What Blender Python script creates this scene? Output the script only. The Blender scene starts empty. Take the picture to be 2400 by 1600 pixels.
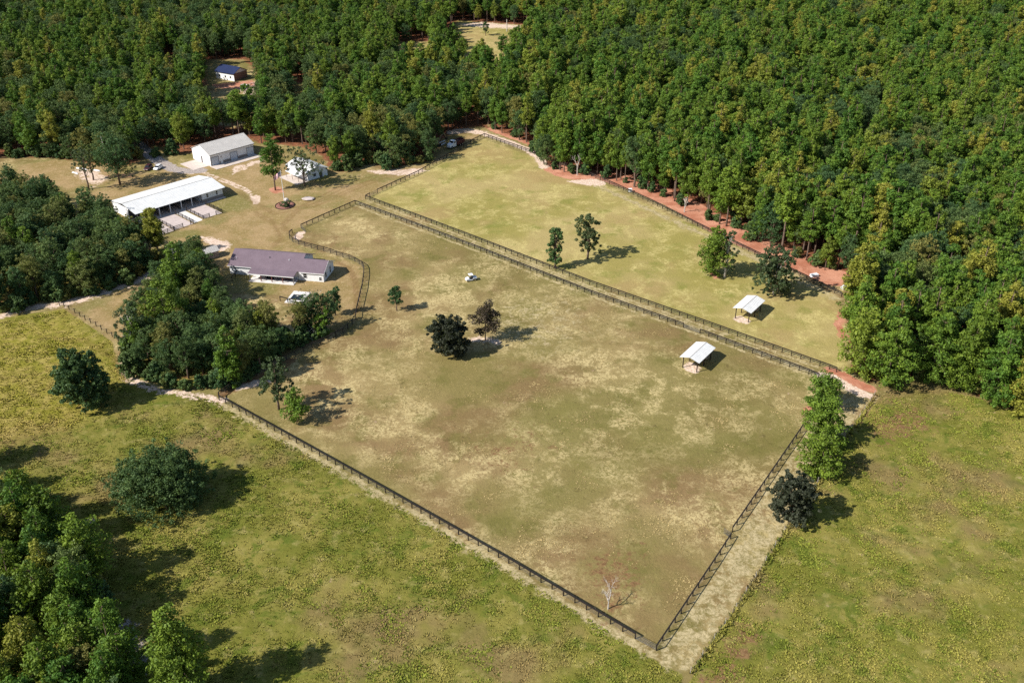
import bpy, math, random
import numpy as np
from mathutils import Vector

random.seed(7)
rng = np.random.default_rng(11)
SC = bpy.context.scene
COL = SC.collection
PI = math.pi

# ------------------------------------------------------------------ camera, sky, sun, exposure
CAM_H = 121.2                       # the drone hovers at 400 ft
PITCH = math.radians(30.0)
FOC = 2272.5 / 2400.0               # focal length in frame widths
cam_d = bpy.data.cameras.new('camera')
cam_d.sensor_width = 36.0
cam_d.lens = 36.0 * FOC
cam_d.clip_start = 1.0
cam_d.clip_end = 12000.0
cam = bpy.data.objects.new('camera', cam_d)
COL.objects.link(cam)
cam.location = (0, 0, CAM_H)
cam.rotation_euler = (PI / 2 - PITCH, 0, 0)
SC.camera = cam

SUN_EL = math.radians(40.0)
SHADOW_AZ = math.radians(24.5)      # direction shadows fall, from +X towards +Y
W = bpy.data.worlds.new('World')
SC.world = W
W.use_nodes = True
nt = W.node_tree
sky = nt.nodes.new('ShaderNodeTexSky')
sky.sky_type = 'NISHITA'
sky.sun_disc = False
sky.sun_elevation = SUN_EL
sky.sun_rotation = math.radians(245.5)
sky.altitude = 100.0
sky.air_density = 1.0
sky.dust_density = 0.6
bg = nt.nodes['Background']
bg.inputs['Strength'].default_value = 0.09
nt.links.new(sky.outputs[0], bg.inputs[0])

sun_d = bpy.data.lights.new('sun', 'SUN')
sun_d.energy = 4.9
sun_d.angle = math.radians(0.5)
sun_d.color = (1.0, 0.955, 0.89)
sun = bpy.data.objects.new('sun', sun_d)
COL.objects.link(sun)
sd = Vector((math.cos(SHADOW_AZ) * math.cos(SUN_EL), math.sin(SHADOW_AZ) * math.cos(SUN_EL), -math.sin(SUN_EL)))
sun.rotation_euler = sd.to_track_quat('-Z', 'Y').to_euler()
sun.location = (-120, -60, 250)

SC.view_settings.view_transform = 'Standard'
SC.view_settings.look = 'None'
SC.view_settings.gamma = 1.0
SC.view_settings.use_curve_mapping = False
SC.view_settings.exposure = 0.62
SC.render.engine = 'CYCLES'
SC.cycles.use_denoising = False
SC.cycles.max_bounces = 5
SC.cycles.diffuse_bounces = 3
SC.cycles.transmission_bounces = 3
SC.cycles.transparent_max_bounces = 6

# ------------------------------------------------------------------ survey: map coordinates (2400x1600 plan grid of the flight) to metres
CP, SP = math.cos(PITCH), math.sin(PITCH)
FP = 2272.5
def S(x, y, h=0.0):
    """site point (metres) of a survey mark, at height h"""
    a, b = (x - 1200.0) / FP, (800.0 - y) / FP
    dz = -SP + b * CP
    t = (h - CAM_H) / dz
    return np.array([a * t, (CP + b * SP) * t])
def SV(pts):
    return np.array([S(*p) for p in pts])
def marks(x, y, z=0.0):
    """inverse of S, for arrays"""
    z = z - CAM_H
    dep = y * CP - z * SP
    up = y * SP + z * CP
    return 1200 + FP * x / dep, 800 - FP * up / dep
def tall(base, top_y):
    """height of a thing standing on mark base whose top reads at top_y"""
    b = S(*base)
    lo, hi = 0.0, 60.0
    for _ in range(40):
        m = (lo + hi) / 2
        if marks(b[0], b[1], m)[1] > top_y: lo = m
        else: hi = m
    return lo

# ------------------------------------------------------------------ object helpers
def tag(o, label=None, cat=None, group=None, kind=None):
    if label: o['label'] = label
    if cat: o['category'] = cat
    if group: o['group'] = group
    if kind: o['kind'] = kind
    return o
def thing(name, label, cat, loc=(0, 0, 0), rz=0.0, group=None):
    o = bpy.data.objects.new(name, None)
    o.empty_display_size = 0.5
    COL.objects.link(o)
    o.location = loc if len(loc) == 3 else (loc[0], loc[1], 0.0)
    o.rotation_euler = (0, 0, rz)
    return tag(o, label, cat, group)
def put(name, mesh, parent=None, loc=(0, 0, 0), rot=(0, 0, 0), scale=(1, 1, 1)):
    o = bpy.data.objects.new(name, mesh)
    COL.objects.link(o)
    o.location = loc; o.rotation_euler = rot; o.scale = scale
    if parent is not None: o.parent = parent
    return o

class MB:
    """collects shapes into one mesh"""
    def __init__(self):
        self.v = []; self.f = []; self.m = []
    def add(self, vs, fs, mi=0):
        n = len(self.v)
        self.v += [tuple(map(float, p)) for p in vs]
        self.f += [tuple(i + n for i in f) for f in fs]
        self.m += [mi] * len(fs)
        return self
    def box(self, x0, x1, y0, y1, z0, z1, mi=0):
        vs = [(x0, y0, z0), (x1, y0, z0), (x1, y1, z0), (x0, y1, z0), (x0, y0, z1), (x1, y0, z1), (x1, y1, z1), (x0, y1, z1)]
        return self.add(vs, [(0, 3, 2, 1), (4, 5, 6, 7), (0, 1, 5, 4), (1, 2, 6, 5), (2, 3, 7, 6), (3, 0, 4, 7)], mi)
    def bar(self, p, q, w, h=None, mi=0):
        h = h or w
        p, q = Vector(p), Vector(q)
        d = (q - p).normalized()
        up = Vector((0, 0, 1)) if abs(d.z) < 0.95 else Vector((1, 0, 0))
        s = d.cross(up).normalized(); t = s.cross(d).normalized()
        vs = []
        for c in (p, q):
            for a, b in ((-1, -1), (1, -1), (1, 1), (-1, 1)):
                vs.append(c + s * (a * w / 2) + t * (b * h / 2))
        return self.add(vs, [(0, 3, 2, 1), (4, 5, 6, 7), (0, 1, 5, 4), (1, 2, 6, 5), (2, 3, 7, 6), (3, 0, 4, 7)], mi)
    def tube(self, p, q, r0, r1=None, n=8, mi=0, caps=True):
        r1 = r0 if r1 is None else r1
        p, q = Vector(p), Vector(q)
        d = (q - p).normalized()
        up = Vector((0, 0, 1)) if abs(d.z) < 0.95 else Vector((1, 0, 0))
        s = d.cross(up).normalized(); t = s.cross(d).normalized()
        vs = []
        for c, r in ((p, r0), (q, r1)):
            for k in range(n):
                a = 2 * PI * k / n
                vs.append(c + s * (r * math.cos(a)) + t * (r * math.sin(a)))
        fs = [(k, (k + 1) % n, n + (k + 1) % n, n + k) for k in range(n)]
        if caps:
            fs.append(tuple(reversed(range(n)))); fs.append(tuple(range(n, 2 * n)))
        return self.add(vs, fs, mi)
    def path(self, pts, rads, n=6, mi=0):
        """tapered tube through points"""
        rings = []
        for i, p in enumerate(pts):
            p = Vector(p)
            a = Vector(pts[max(0, i - 1)]); b = Vector(pts[min(len(pts) - 1, i + 1)])
            d = (b - a).normalized()
            up = Vector((0, 1, 0)) if abs(d.y) < 0.9 else Vector((1, 0, 0))
            s = d.cross(up).normalized(); t = s.cross(d).normalized()
            rings.append([p + s * (rads[i] * math.cos(2 * PI * k / n)) + t * (rads[i] * math.sin(2 * PI * k / n)) for k in range(n)])
        vs = [v for r in rings for v in r]
        fs = []
        for i in range(len(rings) - 1):
            for k in range(n):
                fs.append((i * n + k, i * n + (k + 1) % n, (i + 1) * n + (k + 1) % n, (i + 1) * n + k))
        fs.append(tuple(reversed(range(n)))); fs.append(tuple(range((len(rings) - 1) * n, len(rings) * n)))
        return self.add(vs, fs, mi)
    def loft(self, sections, mi=0, cap=True):
        n = len(sections[0])
        vs = [p for s in sections for p in s]
        fs = []
        for i in range(len(sections) - 1):
            for k in range(n):
                fs.append((i * n + k, i * n + (k + 1) % n, (i + 1) * n + (k + 1) % n, (i + 1) * n + k))
        if cap:
            fs.append(tuple(reversed(range(n)))); fs.append(tuple(range((len(sections) - 1) * n, len(sections) * n)))
        return self.add(vs, fs, mi)
    def mesh(self, name, mats, smooth=False):
        me = bpy.data.meshes.new(name)
        me.from_pydata(self.v, [], self.f)
        for m in (mats if isinstance(mats, (list, tuple)) else [mats]): me.materials.append(m)
        if len(me.materials) > 1: me.polygons.foreach_set('material_index', self.m)
        if smooth: me.polygons.foreach_set('use_smooth', [True] * len(me.polygons))
        me.update()
        return me
    def build(self, name, mats, parent=None, loc=(0, 0, 0), rot=(0, 0, 0), smooth=False):
        return put(name, self.mesh(name, mats, smooth), parent, loc, rot)

def np_mesh(name, V, F, mats):
    """mesh from arrays (all faces same size)"""
    me = bpy.data.meshes.new(name)
    V = np.ascontiguousarray(V, dtype=np.float32); F = np.ascontiguousarray(F, dtype=np.int32)
    k = F.shape[1]
    me.vertices.add(len(V)); me.vertices.foreach_set('co', V.ravel())
    me.loops.add(F.size); me.loops.foreach_set('vertex_index', F.ravel())
    me.polygons.add(len(F))
    me.polygons.foreach_set('loop_start', np.arange(0, F.size, k, dtype=np.int32))
    me.update(calc_edges=True)
    for m in mats: me.materials.append(m)
    return me
def face_attr(me, name, vals):
    a = me.attributes.new(name, 'FLOAT', 'FACE')
    a.data.foreach_set('value', np.ascontiguousarray(vals, dtype=np.float32))

# ------------------------------------------------------------------ materials
def lin(r, g, b):
    f = lambda c: (c / 255 / 12.92) if c / 255 <= 0.04045 else ((c / 255 + 0.055) / 1.055) ** 2.4
    return (f(r), f(g), f(b), 1.0)
class NG:
    def __init__(self, name):
        self.mat = bpy.data.materials.new(name)
        self.mat.use_nodes = True
        self.t = self.mat.node_tree
        self.p = self.t.nodes['Principled BSDF']
        self.out = self.t.nodes['Material Output']
    def n(self, typ, **kw):
        nd = self.t.nodes.new(typ)
        for k, v in kw.items(): setattr(nd, k, v)
        return nd
    def l(self, a, b): self.t.links.new(a, b)
    def val(self, sock, v):
        if hasattr(v, 'is_output') or isinstance(v, bpy.types.NodeSocket): self.l(v, sock)
        else: sock.default_value = v
    def math(self, op, a, b=0.0, c=None, clamp=False):
        nd = self.n('ShaderNodeMath', operation=op, use_clamp=clamp)
        self.val(nd.inputs[0], a); self.val(nd.inputs[1], b)
        if c is not None: self.val(nd.inputs[2], c)
        return nd.outputs[0]
    def mix(self, fac, a, b, typ='MIX'):
        nd = self.n('ShaderNodeMix', data_type='RGBA', blend_type=typ)
        self.val(nd.inputs[0], fac); self.val(nd.inputs[6], a); self.val(nd.inputs[7], b)
        return nd.outputs[2]
    def noise(self, size, detail=3, rough=0.55, vec=None, w=None, dist=0.0):
        nd = self.n('ShaderNodeTexNoise')
        nd.inputs['Scale'].default_value = 1.0 / size
        nd.inputs['Detail'].default_value = detail
        nd.inputs['Roughness'].default_value = rough
        nd.inputs['Distortion'].default_value = dist
        if vec is not None: self.l(vec, nd.inputs['Vector'])
        return nd.outputs['Fac']
    def ramp(self, fac, lo, hi, smooth=True):
        nd = self.n('ShaderNodeMapRange', interpolation_type='SMOOTHSTEP' if smooth else 'LINEAR')
        self.val(nd.inputs[0], fac)
        nd.inputs[1].default_value = lo; nd.inputs[2].default_value = hi
        return nd.outputs[0]
    def bump(self, h, strength, dist):
        nd = self.n('ShaderNodeBump')
        nd.inputs['Strength'].default_value = strength
        nd.inputs['Distance'].default_value = dist
        self.l(h, nd.inputs['Height'])
        self.l(nd.outputs[0], self.p.inputs['Normal'])
    def surf(self, color, rough=0.8, metal=0.0, spec=0.3):
        self.val(self.p.inputs['Base Color'], color)
        self.val(self.p.inputs['Roughness'], rough)
        self.p.inputs['Metallic'].default_value = metal
        self.p.inputs['Specular IOR Level'].default_value = spec
        return self.mat
def plain(name, c, rough=0.7, metal=0.0, var=0.12, size=0.6, spec=0.3):
    g = NG(name)
    pos = g.n('ShaderNodeTexCoord').outputs['Object']
    nz = g.noise(size, 4, 0.6, pos)
    f = g.ramp(nz, 0.3, 0.7)
    c = tuple(c)
    dark = tuple(x * (1 - var) for x in c[:3]) + (1,); lite = tuple(min(1, x * (1 + var)) for x in c[:3]) + (1,)
    return g.surf(g.mix(f, dark, lite), rough, metal, spec)

def foliage(name, lo, hi, old=None, transl=0.22):
    """leaf colour: per tree (object random) and per clump (face attribute v)"""
    g = NG(name)
    oi = g.n('ShaderNodeObjectInfo').outputs['Random']
    at = g.n('ShaderNodeAttribute', attribute_name='v').outputs['Fac']
    r2 = g.math('FRACT', g.math('MULTIPLY', oi, 7.31))
    col = g.mix(g.math('MULTIPLY_ADD', oi, 0.6, g.math('MULTIPLY', at, 0.4)), lo, hi)
    if old: col = g.mix(g.ramp(r2, 0.72, 1.0), col, old)
    br = g.math('ADD', g.math('MULTIPLY_ADD', r2, 0.35, 0.62), g.math('MULTIPLY', at, 0.5))
    hsv = g.n('ShaderNodeHueSaturation')
    g.l(br, hsv.inputs['Value']); g.l(col, hsv.inputs['Color'])
    g.surf(hsv.outputs[0], 0.62, 0, 0.25)
    tr = g.n('ShaderNodeBsdfTranslucent')
    g.l(g.mix(0.5, hsv.outputs[0], (0.12, 0.17, 0.01, 1)), tr.inputs[0])
    mx = g.n('ShaderNodeMixShader')
    mx.inputs[0].default_value = transl
    g.l(g.p.outputs[0], mx.inputs[1]); g.l(tr.outputs[0], mx.inputs[2])
    g.l(mx.outputs[0], g.out.inputs[0])
    return g.mat

M = {}
M['pine'] = foliage('pine_needles', (0.050, 0.140, 0.018, 1), (0.165, 0.225, 0.022, 1), (0.21, 0.205, 0.028, 1), 0.28)
M['leaf'] = foliage('broad_leaves', (0.040, 0.100, 0.036, 1), (0.115, 0.160, 0.040, 1), (0.16, 0.150, 0.035, 1), 0.25)
M['darkleaf'] = foliage('glossy_dark_leaves', (0.020, 0.028, 0.016, 1), (0.060, 0.062, 0.034, 1))
M['brownleaf'] = foliage('turning_leaves', (0.05, 0.035, 0.024, 1), (0.085, 0.065, 0.04, 1))
M['limeleaf'] = foliage('bright_leaves', (0.07, 0.14, 0.012, 1), (0.13, 0.20, 0.018, 1))
M['olive'] = foliage('olive_leaves', (0.045, 0.075, 0.028, 1), (0.095, 0.12, 0.045, 1))
M['thinleaf'] = foliage('thin_tan_leaves', (0.10, 0.085, 0.05, 1), (0.16, 0.14, 0.085, 1))
M['bark'] = plain('bark', (0.13, 0.09, 0.065), 0.9, var=0.35, size=0.8)
M['palebark'] = plain('pale_bark', (0.42, 0.38, 0.33), 0.9, var=0.25, size=0.7)
M['blackwood'] = plain('black_fence_paint', (0.016, 0.012, 0.011), 0.6, var=0.3, size=0.5)
M['brownwood'] = plain('dark_brown_fence', (0.028, 0.017, 0.013), 0.7, var=0.3, size=0.5)
M['wire'] = plain('fence_wire', (0.16, 0.155, 0.15), 0.5, 0.2)
M['steel'] = plain('gate_steel', (0.09, 0.09, 0.095), 0.45, 0.4)
# ------------------------------------------------------------------ ground: one sheet, zones of soil and grass carried as point attributes
def poly_mask(X, Y, pts, soft):
    """1 inside, falling to 0 over soft metres around the edge (0.5 on the edge)"""
    pts = np.asarray(pts)
    lo = pts.min(0) - soft * 1.5; hi = pts.max(0) + soft * 1.5
    out = np.zeros(X.shape, np.float32)
    sel = (X > lo[0]) & (X < hi[0]) & (Y > lo[1]) & (Y < hi[1])
    x = X[sel]; y = Y[sel]
    if x.size == 0: return out
    ins = np.zeros(x.shape, bool); d2 = np.full(x.shape, 1e9)
    n = len(pts)
    for i in range(n):
        a = pts[i]; b = pts[(i + 1) % n]
        e = b - a
        c = ((a[1] > y) != (b[1] > y))
        with np.errstate(divide='ignore', invalid='ignore'):
            xi = (b[0] - a[0]) * (y - a[1]) / (b[1] - a[1] + 1e-12) + a[0]
        ins ^= c & (x < xi)
        t = np.clip(((x - a[0]) * e[0] + (y - a[1]) * e[1]) / (e @ e + 1e-9), 0, 1)
        d2 = np.minimum(d2, (x - a[0] - t * e[0]) ** 2 + (y - a[1] - t * e[1]) ** 2)
    d = np.sqrt(d2)
    out[sel] = np.clip(0.5 + np.where(ins, d, -d) / (2 * soft), 0, 1)
    return out
def line_mask(X, Y, pts, half, soft):
    pts = np.asarray(pts)
    lo = pts.min(0) - half - soft; hi = pts.max(0) + half + soft
    out = np.zeros(X.shape, np.float32)
    sel = (X > lo[0]) & (X < hi[0]) & (Y > lo[1]) & (Y < hi[1])
    x = X[sel]; y = Y[sel]
    if x.size == 0: return out
    d2 = np.full(x.shape, 1e9)
    for a, b in zip(pts[:-1], pts[1:]):
        e = b - a
        t = np.clip(((x - a[0]) * e[0] + (y - a[1]) * e[1]) / (e @ e + 1e-9), 0, 1)
        d2 = np.minimum(d2, (x - a[0] - t * e[0]) ** 2 + (y - a[1] - t * e[1]) ** 2)
    out[sel] = np.clip(0.5 + (half - np.sqrt(d2)) / (2 * soft), 0, 1)
    return out
def inside(x, y, pts):
    return poly_mask(np.array([x]), np.array([y]), pts, 0.01)[0] > 0.5

# survey outlines
R_FOREST = SV([(1150, 303), (1235, 338), (1264, 358), (1268, 390), (1300, 402), (1400, 414), (1480, 436), (1560, 464), (1640, 503), (1700, 538), (1760, 562), (1830, 594), (1900, 622), (1985, 652), (2015, 690),
               (1992, 720), (1985, 770), (2000, 830), (2002, 868), (2045, 893), (2110, 880), (2200, 888), (2280, 918), (2400, 960), (2700, 1015), (2900, 700), (2900, -70), (1120, -70), (1165, -20), (1255, 40), (1262, 80), (1215, 130), (1185, 200), (1110, 210), (1120, 240)])
T_FOREST = SV([(1150, 303), (1120, 296), (1060, 312), (1030, 330), (1008, 378), (905, 396), (880, 380), (800, 402), (770, 395), (755, 366), (700, 342), (640, 338), (610, 336), (585, 326), (455, 358), (425, 362), (400, 350), (360, 340), (345, 352), (335, 372), (300, 388), (262, 388), (230, 384), (110, 368), (40, 368), (-20, 372), (-320, 400), (-320, -70), (1120, -70), (1165, -20), (1255, 40), (1262, 80), (1215, 130), (1185, 200), (1110, 210), (1120, 240)])
L_FOREST = SV([(-200, 420), (0, 440), (60, 470), (115, 490), (180, 515), (250, 535), (300, 560), (350, 585), (392, 580), (388, 608), (350, 634), (300, 662), (220, 690), (100, 706), (0, 735), (-200, 790)])
GROVE = SV([(395, 640), (420, 612), (475, 625), (500, 660), (520, 735), (560, 765), (640, 785), (700, 785), (775, 768), (785, 776), (770, 782), (700, 812), (640, 842), (600, 880), (560, 900), (430, 908), (330, 890), (300, 850), (310, 780)])
B_FOREST = SV([(-60, 1160), (40, 1190), (140, 1270), (205, 1340), (240, 1430), (265, 1560), (330, 1640), (360, 1800), (-400, 1800), (-400, 1160)])
CLEAR = [SV([(478, 140), (575, 140), (612, 185), (612, 262), (600, 290), (545, 300), (492, 290)]),             # yard of the house with the blue roof
         SV([(1070, 48), (1260, 62), (1262, 82), (1215, 128), (1192, 200), (1105, 205), (1060, 168), (1040, 90)]),   # far meadow
         SV([(925, 98), (1012, 98), (1015, 165), (930, 190)]),
         SV([(675, 195), (725, 195), (730, 285), (690, 290)]),
         SV([(380, 130), (420, 135), (425, 200), (385, 195)])]

def axis(parts):
    out = []
    for a, b, st in parts: out.append(np.arange(a, b, st))
    return np.concatenate(out)
gx = axis([(-4000, -800, 200), (-800, -320, 24), (-320, -150, 3.4), (-150, 150, 0.62), (150, 320, 3.4), (320, 800, 24), (800, 4001, 200)])
gy = axis([(-3000, 0, 200), (0, 84, 6), (84, 370, 0.62), (370, 480, 1.6), (480, 760, 4), (760, 1200, 40), (1200, 6001, 300)])
GX, GY = np.meshgrid(gx, gy)
NX, NY = len(gx), len(gy)
def vnoise(x, y, seed):
    r = np.random.default_rng(seed).random((257, 257))
    xi = np.floor(x).astype(int); yi = np.floor(y).astype(int)
    fx = x - xi; fy = y - yi
    fx = fx * fx * (3 - 2 * fx); fy = fy * fy * (3 - 2 * fy)
    g = lambda i, j: r[i % 257, j % 257]
    return (g(xi, yi) * (1 - fx) + g(xi + 1, yi) * fx) * (1 - fy) + (g(xi, yi + 1) * (1 - fx) + g(xi + 1, yi + 1) * fx) * fy

E0 = lambda *p: SV(p)
sand = np.zeros(GX.shape, np.float32); clay = sand.copy(); floor_ = sand.copy(); lush = sand.copy()
yard = sand.copy(); green = sand.copy(); tan = sand.copy(); gravel = sand.copy(); yel = sand.copy(); rut = sand.copy(); brown = sand.copy()
mx = np.maximum
for P_ in (R_FOREST, T_FOREST): floor_ = mx(floor_, poly_mask(GX, GY, P_, 2.5))
for P_ in (L_FOREST, GROVE, B_FOREST): lush = mx(lush, poly_mask(GX, GY, P_, 2.5)); floor_ = mx(floor_, 0.35 * poly_mask(GX, GY, P_, 2.5))
for P_ in CLEAR: floor_ *= 1 - poly_mask(GX, GY, P_, 3.0)
# rough long grass outside the paddocks
lush = mx(lush, poly_mask(GX, GY, SV([(-400, 760), (0, 745), (150, 724), (205, 760), (262, 800), (275, 850), (300, 885), (430, 920), (500, 938), (845, 1130), (1190, 1330), (1530, 1540), (1600, 1580), (1560, 1900), (-500, 1900)]), 1.2))
lush = mx(lush, poly_mask(GX, GY, SV([(2060, 932), (1985, 1030), (1940, 1105), (1845, 1245), (1775, 1352), (1728, 1430), (1600, 1620), (1560, 1900), (2900, 1900), (2700, 1020), (2400, 975), (2280, 930), (2120, 900)]), 0.8))
yel = mx(yel, poly_mask(GX, GY, SV([(-300, 770), (0, 755), (150, 730), (260, 810), (290, 880), (240, 960), (150, 1010), (0, 1040), (-300, 1060)]), 6.0))
# the far meadow and the upper paddock: short green-yellow grass
green = mx(green, poly_mask(GX, GY, SV([(862, 464), (1135, 326), (1262, 372), (1300, 405), (1400, 425), (1660, 545), (1785, 608), (1965, 695), (1975, 740), (1990, 860), (1943, 862), (1667, 764), (1382, 664), (1115, 561)]), 2.0))
green = mx(green, poly_mask(GX, GY, CLEAR[1], 6.0)); green = mx(green, poly_mask(GX, GY, CLEAR[2], 6.0))
# yard between house, barn and garage
yard = mx(yard, poly_mask(GX, GY, SV([(40, 385), (110, 372), (330, 395), (420, 395), (620, 345), (760, 395), (905, 400), (1010, 385), (1060, 330), (1130, 306), (1128, 318), (1060, 358), (880, 452), (840, 470), (760, 505), (690, 540), (672, 556), (690, 574), (790, 602), (850, 628), (845, 690), (832, 745), (800, 735), (770, 690), (540, 690), (500, 610), (400, 560), (300, 500), (180, 450), (40, 420)]), 2.5))
yard = mx(yard, poly_mask(GX, GY, SV([(370, 645), (400, 580), (520, 640), (560, 680), (400, 700), (290, 800), (265, 800), (160, 722)]), 2.0) * 0.8)
# bare tan strips: fence lines, the lane at the right, forest edges
def strip(mask, pts, half, soft, w=1.0): return mx(mask, w * line_mask(GX, GY, SV(pts), half, soft))
tan = mx(tan, 0.62 * poly_mask(GX, GY, SV([(1538, 1532), (1664, 1345), (1718, 1258), (1880, 1018), (1920, 890), (1960, 885), (2045, 928), (1975, 1030), (1930, 1105), (1836, 1245), (1766, 1352), (1720, 1425), (1610, 1578), (1560, 1560)]), 0.7))
tan = strip(tan, [(505, 940), (845, 1133), (1190, 1333), (1490, 1512), (1560, 1555)], 1.2, 0.9, 0.75)
tan = strip(tan, [(843, 476), (1113, 574), (1388, 680), (1662, 778), (1925, 880)], 0.9, 1.2, 0.9)
tan = strip(tan, [(860, 470), (1115, 566), (1382, 670), (1667, 770), (1943, 870)], 0.5, 0.5, 0.9)
tan = strip(tan, [(833, 482), (1112, 586), (1386, 694), (1660, 792), (1910, 885)], 0.5, 0.5, 0.9)
tan = strip(tan, [(1265, 380), (1400, 435), (1660, 556), (1790, 615), (1960, 700)], 1.6, 1.2, 0.8)
sand = strip(sand, [(-50, 755), (60, 722), (150, 712), (230, 690), (330, 655), (385, 620)], 2.2, 1.6, 0.8)
sand = strip(sand, [(290, 850), (305, 890), (360, 912), (440, 925), (520, 938)], 1.5, 1.0, 0.8)
brown = strip(brown, [(520, 925), (570, 900), (610, 885), (680, 846)], 1.6, 1.0, 1.0)
sand = strip(sand, [(560, 908), (590, 900), (625, 893)], 1.4, 1.0, 1.0)
sand = strip(sand, [(1128, 312), (1180, 328), (1240, 352), (1266, 372), (1275, 392)], 1.9, 0.9)
sand = strip(sand, [(1060, 310), (1090, 305), (1128, 311)], 3.0, 1.6, 0.8)
sand = mx(sand, poly_mask(GX, GY, SV([(860, 400), (900, 398), (990, 394), (1005, 400), (960, 412), (880, 408)]), 1.4) * 0.9)
sand = mx(sand, poly_mask(GX, GY, SV([(1325, 423), (1400, 418), (1425, 428), (1410, 438), (1350, 432)]), 1.2) * 0.9)
sand = strip(sand, [(1922, 878), (1950, 884), (1985, 905), (2015, 920), (2040, 928)], 1.5, 0.7)
sand = mx(sand, poly_mask(GX, GY, SV([(684, 556), (700, 545), (718, 540), (712, 555), (698, 566)]), 0.8))
sand = strip(sand, [(1112, 796), (1125, 790), (1140, 797), (1165, 802)], 1.2, 1.0, 0.95)
sand = mx(sand, poly_mask(GX, GY, SV([(460, 552), (500, 556), (545, 570), (540, 588), (505, 590), (480, 570)]), 1.4) * 0.85)
sand = mx(sand, poly_mask(GX, GY, SV([(584, 462), (600, 456), (612, 462), (606, 478), (594, 480)]), 0.7))
for off in (-3.0, 3.0):
    sand = strip(sand, [(470 , 402 + off * .5), (500, 414 + off), (540, 430 + off), (575, 444 + off), (592, 458 + off)], 0.5, 0.6, 0.9)
sand = mx(sand, poly_mask(GX, GY, SV([(545, 392), (590, 378), (620, 368), (620, 378), (560, 405), (543, 410)]), 1.2) * 0.7)
sand = mx(sand, poly_mask(GX, GY, SV([(160, 395), (230, 398), (262, 420), (220, 440), (185, 420)]), 2.0) * 0.75)
sand = strip(sand, [(335, 350), (350, 362), (378, 382), (410, 398), (450, 405)], 2.4, 1.0, 0.6)
gravel = strip(gravel, [(320, 335), (345, 358), (375, 380), (405, 396), (440, 402), (470, 400)], 2.6, 0.8)
gravel = mx(gravel, poly_mask(GX, GY, SV([(252, 1450), (300, 1440), (345, 1480), (362, 1600), (330, 1640), (290, 1560)]), 1.2) * 0.65)
sand = mx(sand, poly_mask(GX, GY, SV([(190, 1222), (225, 1210), (228, 1218), (195, 1240)]), 0.8) * 0.9)
# sand worn under and in front of the two shelters
for a in ([(1598, 852), (1620, 846), (1645, 862), (1632, 878), (1606, 868)], [(1718, 742), (1738, 738), (1762, 752), (1752, 760), (1722, 752)]):
    sand = mx(sand, poly_mask(GX, GY, SV(a), 0.6) * 0.9)
# red clay: the strip under the forest edge and other cuts
clay = strip(clay, [(1150, 303), (1200, 322), (1240, 335), (1268, 350)], 1.6, 1.4)
clay = mx(clay, poly_mask(GX, GY, SV([(1262, 380), (1275, 398), (1300, 412), (1340, 422), (1400, 421), (1480, 447), (1560, 482), (1640, 528), (1720, 572), (1790, 600), (1860, 634), (1940, 668), (1990, 672), (1990, 640), (1900, 606), (1800, 560), (1700, 510), (1600, 455), (1480, 410), (1350, 392)]), 1.2))
clay = strip(clay, [(1975, 735), (1965, 760), (1978, 790)], 1.3, 1.0, 0.8)
clay = strip(clay, [(1945, 868), (1975, 880), (2010, 900), (2040, 912)], 1.6, 0.8)
clay = mx(clay, poly_mask(GX, GY, SV([(1880, 958), (1892, 951), (1908, 951), (1904, 966), (1893, 974)]), 0.3))
clay = mx(clay, poly_mask(GX, GY, SV([(1665, 630), (1690, 652), (1672, 655), (1650, 625)]), 0.7) * 0.7)
clay = mx(clay, poly_mask(GX, GY, SV([(628, 442), (655, 436), (668, 450), (640, 455)]), 1.0) * 0.9)
clay = mx(clay, poly_mask(GX, GY, SV([(498, 198), (548, 194), (590, 188), (600, 200), (560, 208), (510, 206)]), 2.0))
clay = mx(clay, poly_mask(GX, GY, SV([(200, 400), (300, 404), (330, 398), (320, 420), (240, 418)]), 2.5) * 0.45)
sand = mx(sand, poly_mask(GX, GY, SV([(558, 206), (602, 200), (612, 235), (605, 262), (580, 240)]), 1.8) * 0.8)
sand = mx(sand, poly_mask(GX, GY, SV([(1072, 56), (1130, 52), (1250, 62), (1250, 70), (1140, 66), (1085, 62)]), 4.0) * 0.9)
sand = mx(sand, poly_mask(GX, GY, SV([(385, 140), (418, 140), (420, 152), (390, 155)]), 3.0) * 0.7)
# wheel ruts
for off in (-4, 4):
    rut = strip(rut, [(835 + off, 735), (838 + off, 700), (832 + off, 655), (815 + off, 625), (785, 612 + off)], 0.35, 0.4, 0.9)
    rut = strip(rut, [(760, 585 + off), (690, 555 + off), (660, 530 + off), (700, 490 + off), (800, 440 + off), (880, 415 + off)], 0.4, 0.4, 0.6)
    rut = strip(rut, [(300, 895 + off), (275, 865 + off), (272 + off, 840), (290 + off, 820)], 0.35, 0.35, 0.8)
rut = strip(rut, [(772, 585), (790, 555)], 0.25, 0.3, 0.8)
for off in (-3, 3):
    rut = strip(rut, [(600, 500 + off), (640, 520 + off), (660, 560 + off), (640, 575 + off)], 0.4, 0.5, 0.6)
    rut = strip(rut, [(560, 452 + off), (640, 500 + off), (740, 480 + off), (860, 430 + off), (960, 395 + off)], 0.4, 0.5, 0.55)
    rut = strip(rut, [(1700, 765 + off), (1640, 800 + off), (1560, 820 + off), (1400, 800 + off), (1250, 760 + off), (1130, 720 + off)], 0.3, 0.5, 0.35)
    rut = strip(rut, [(90 , 790 + off), (200, 800 + off), (270, 840 + off)], 0.35, 0.4, 0.5)
for P_ in ([(1120, 800), (1150, 700), (1300, 690), (1420, 760), (1300, 840)],): tan = mx(tan, poly_mask(GX, GY, SV(P_), 7.0) * 0.45)
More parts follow.
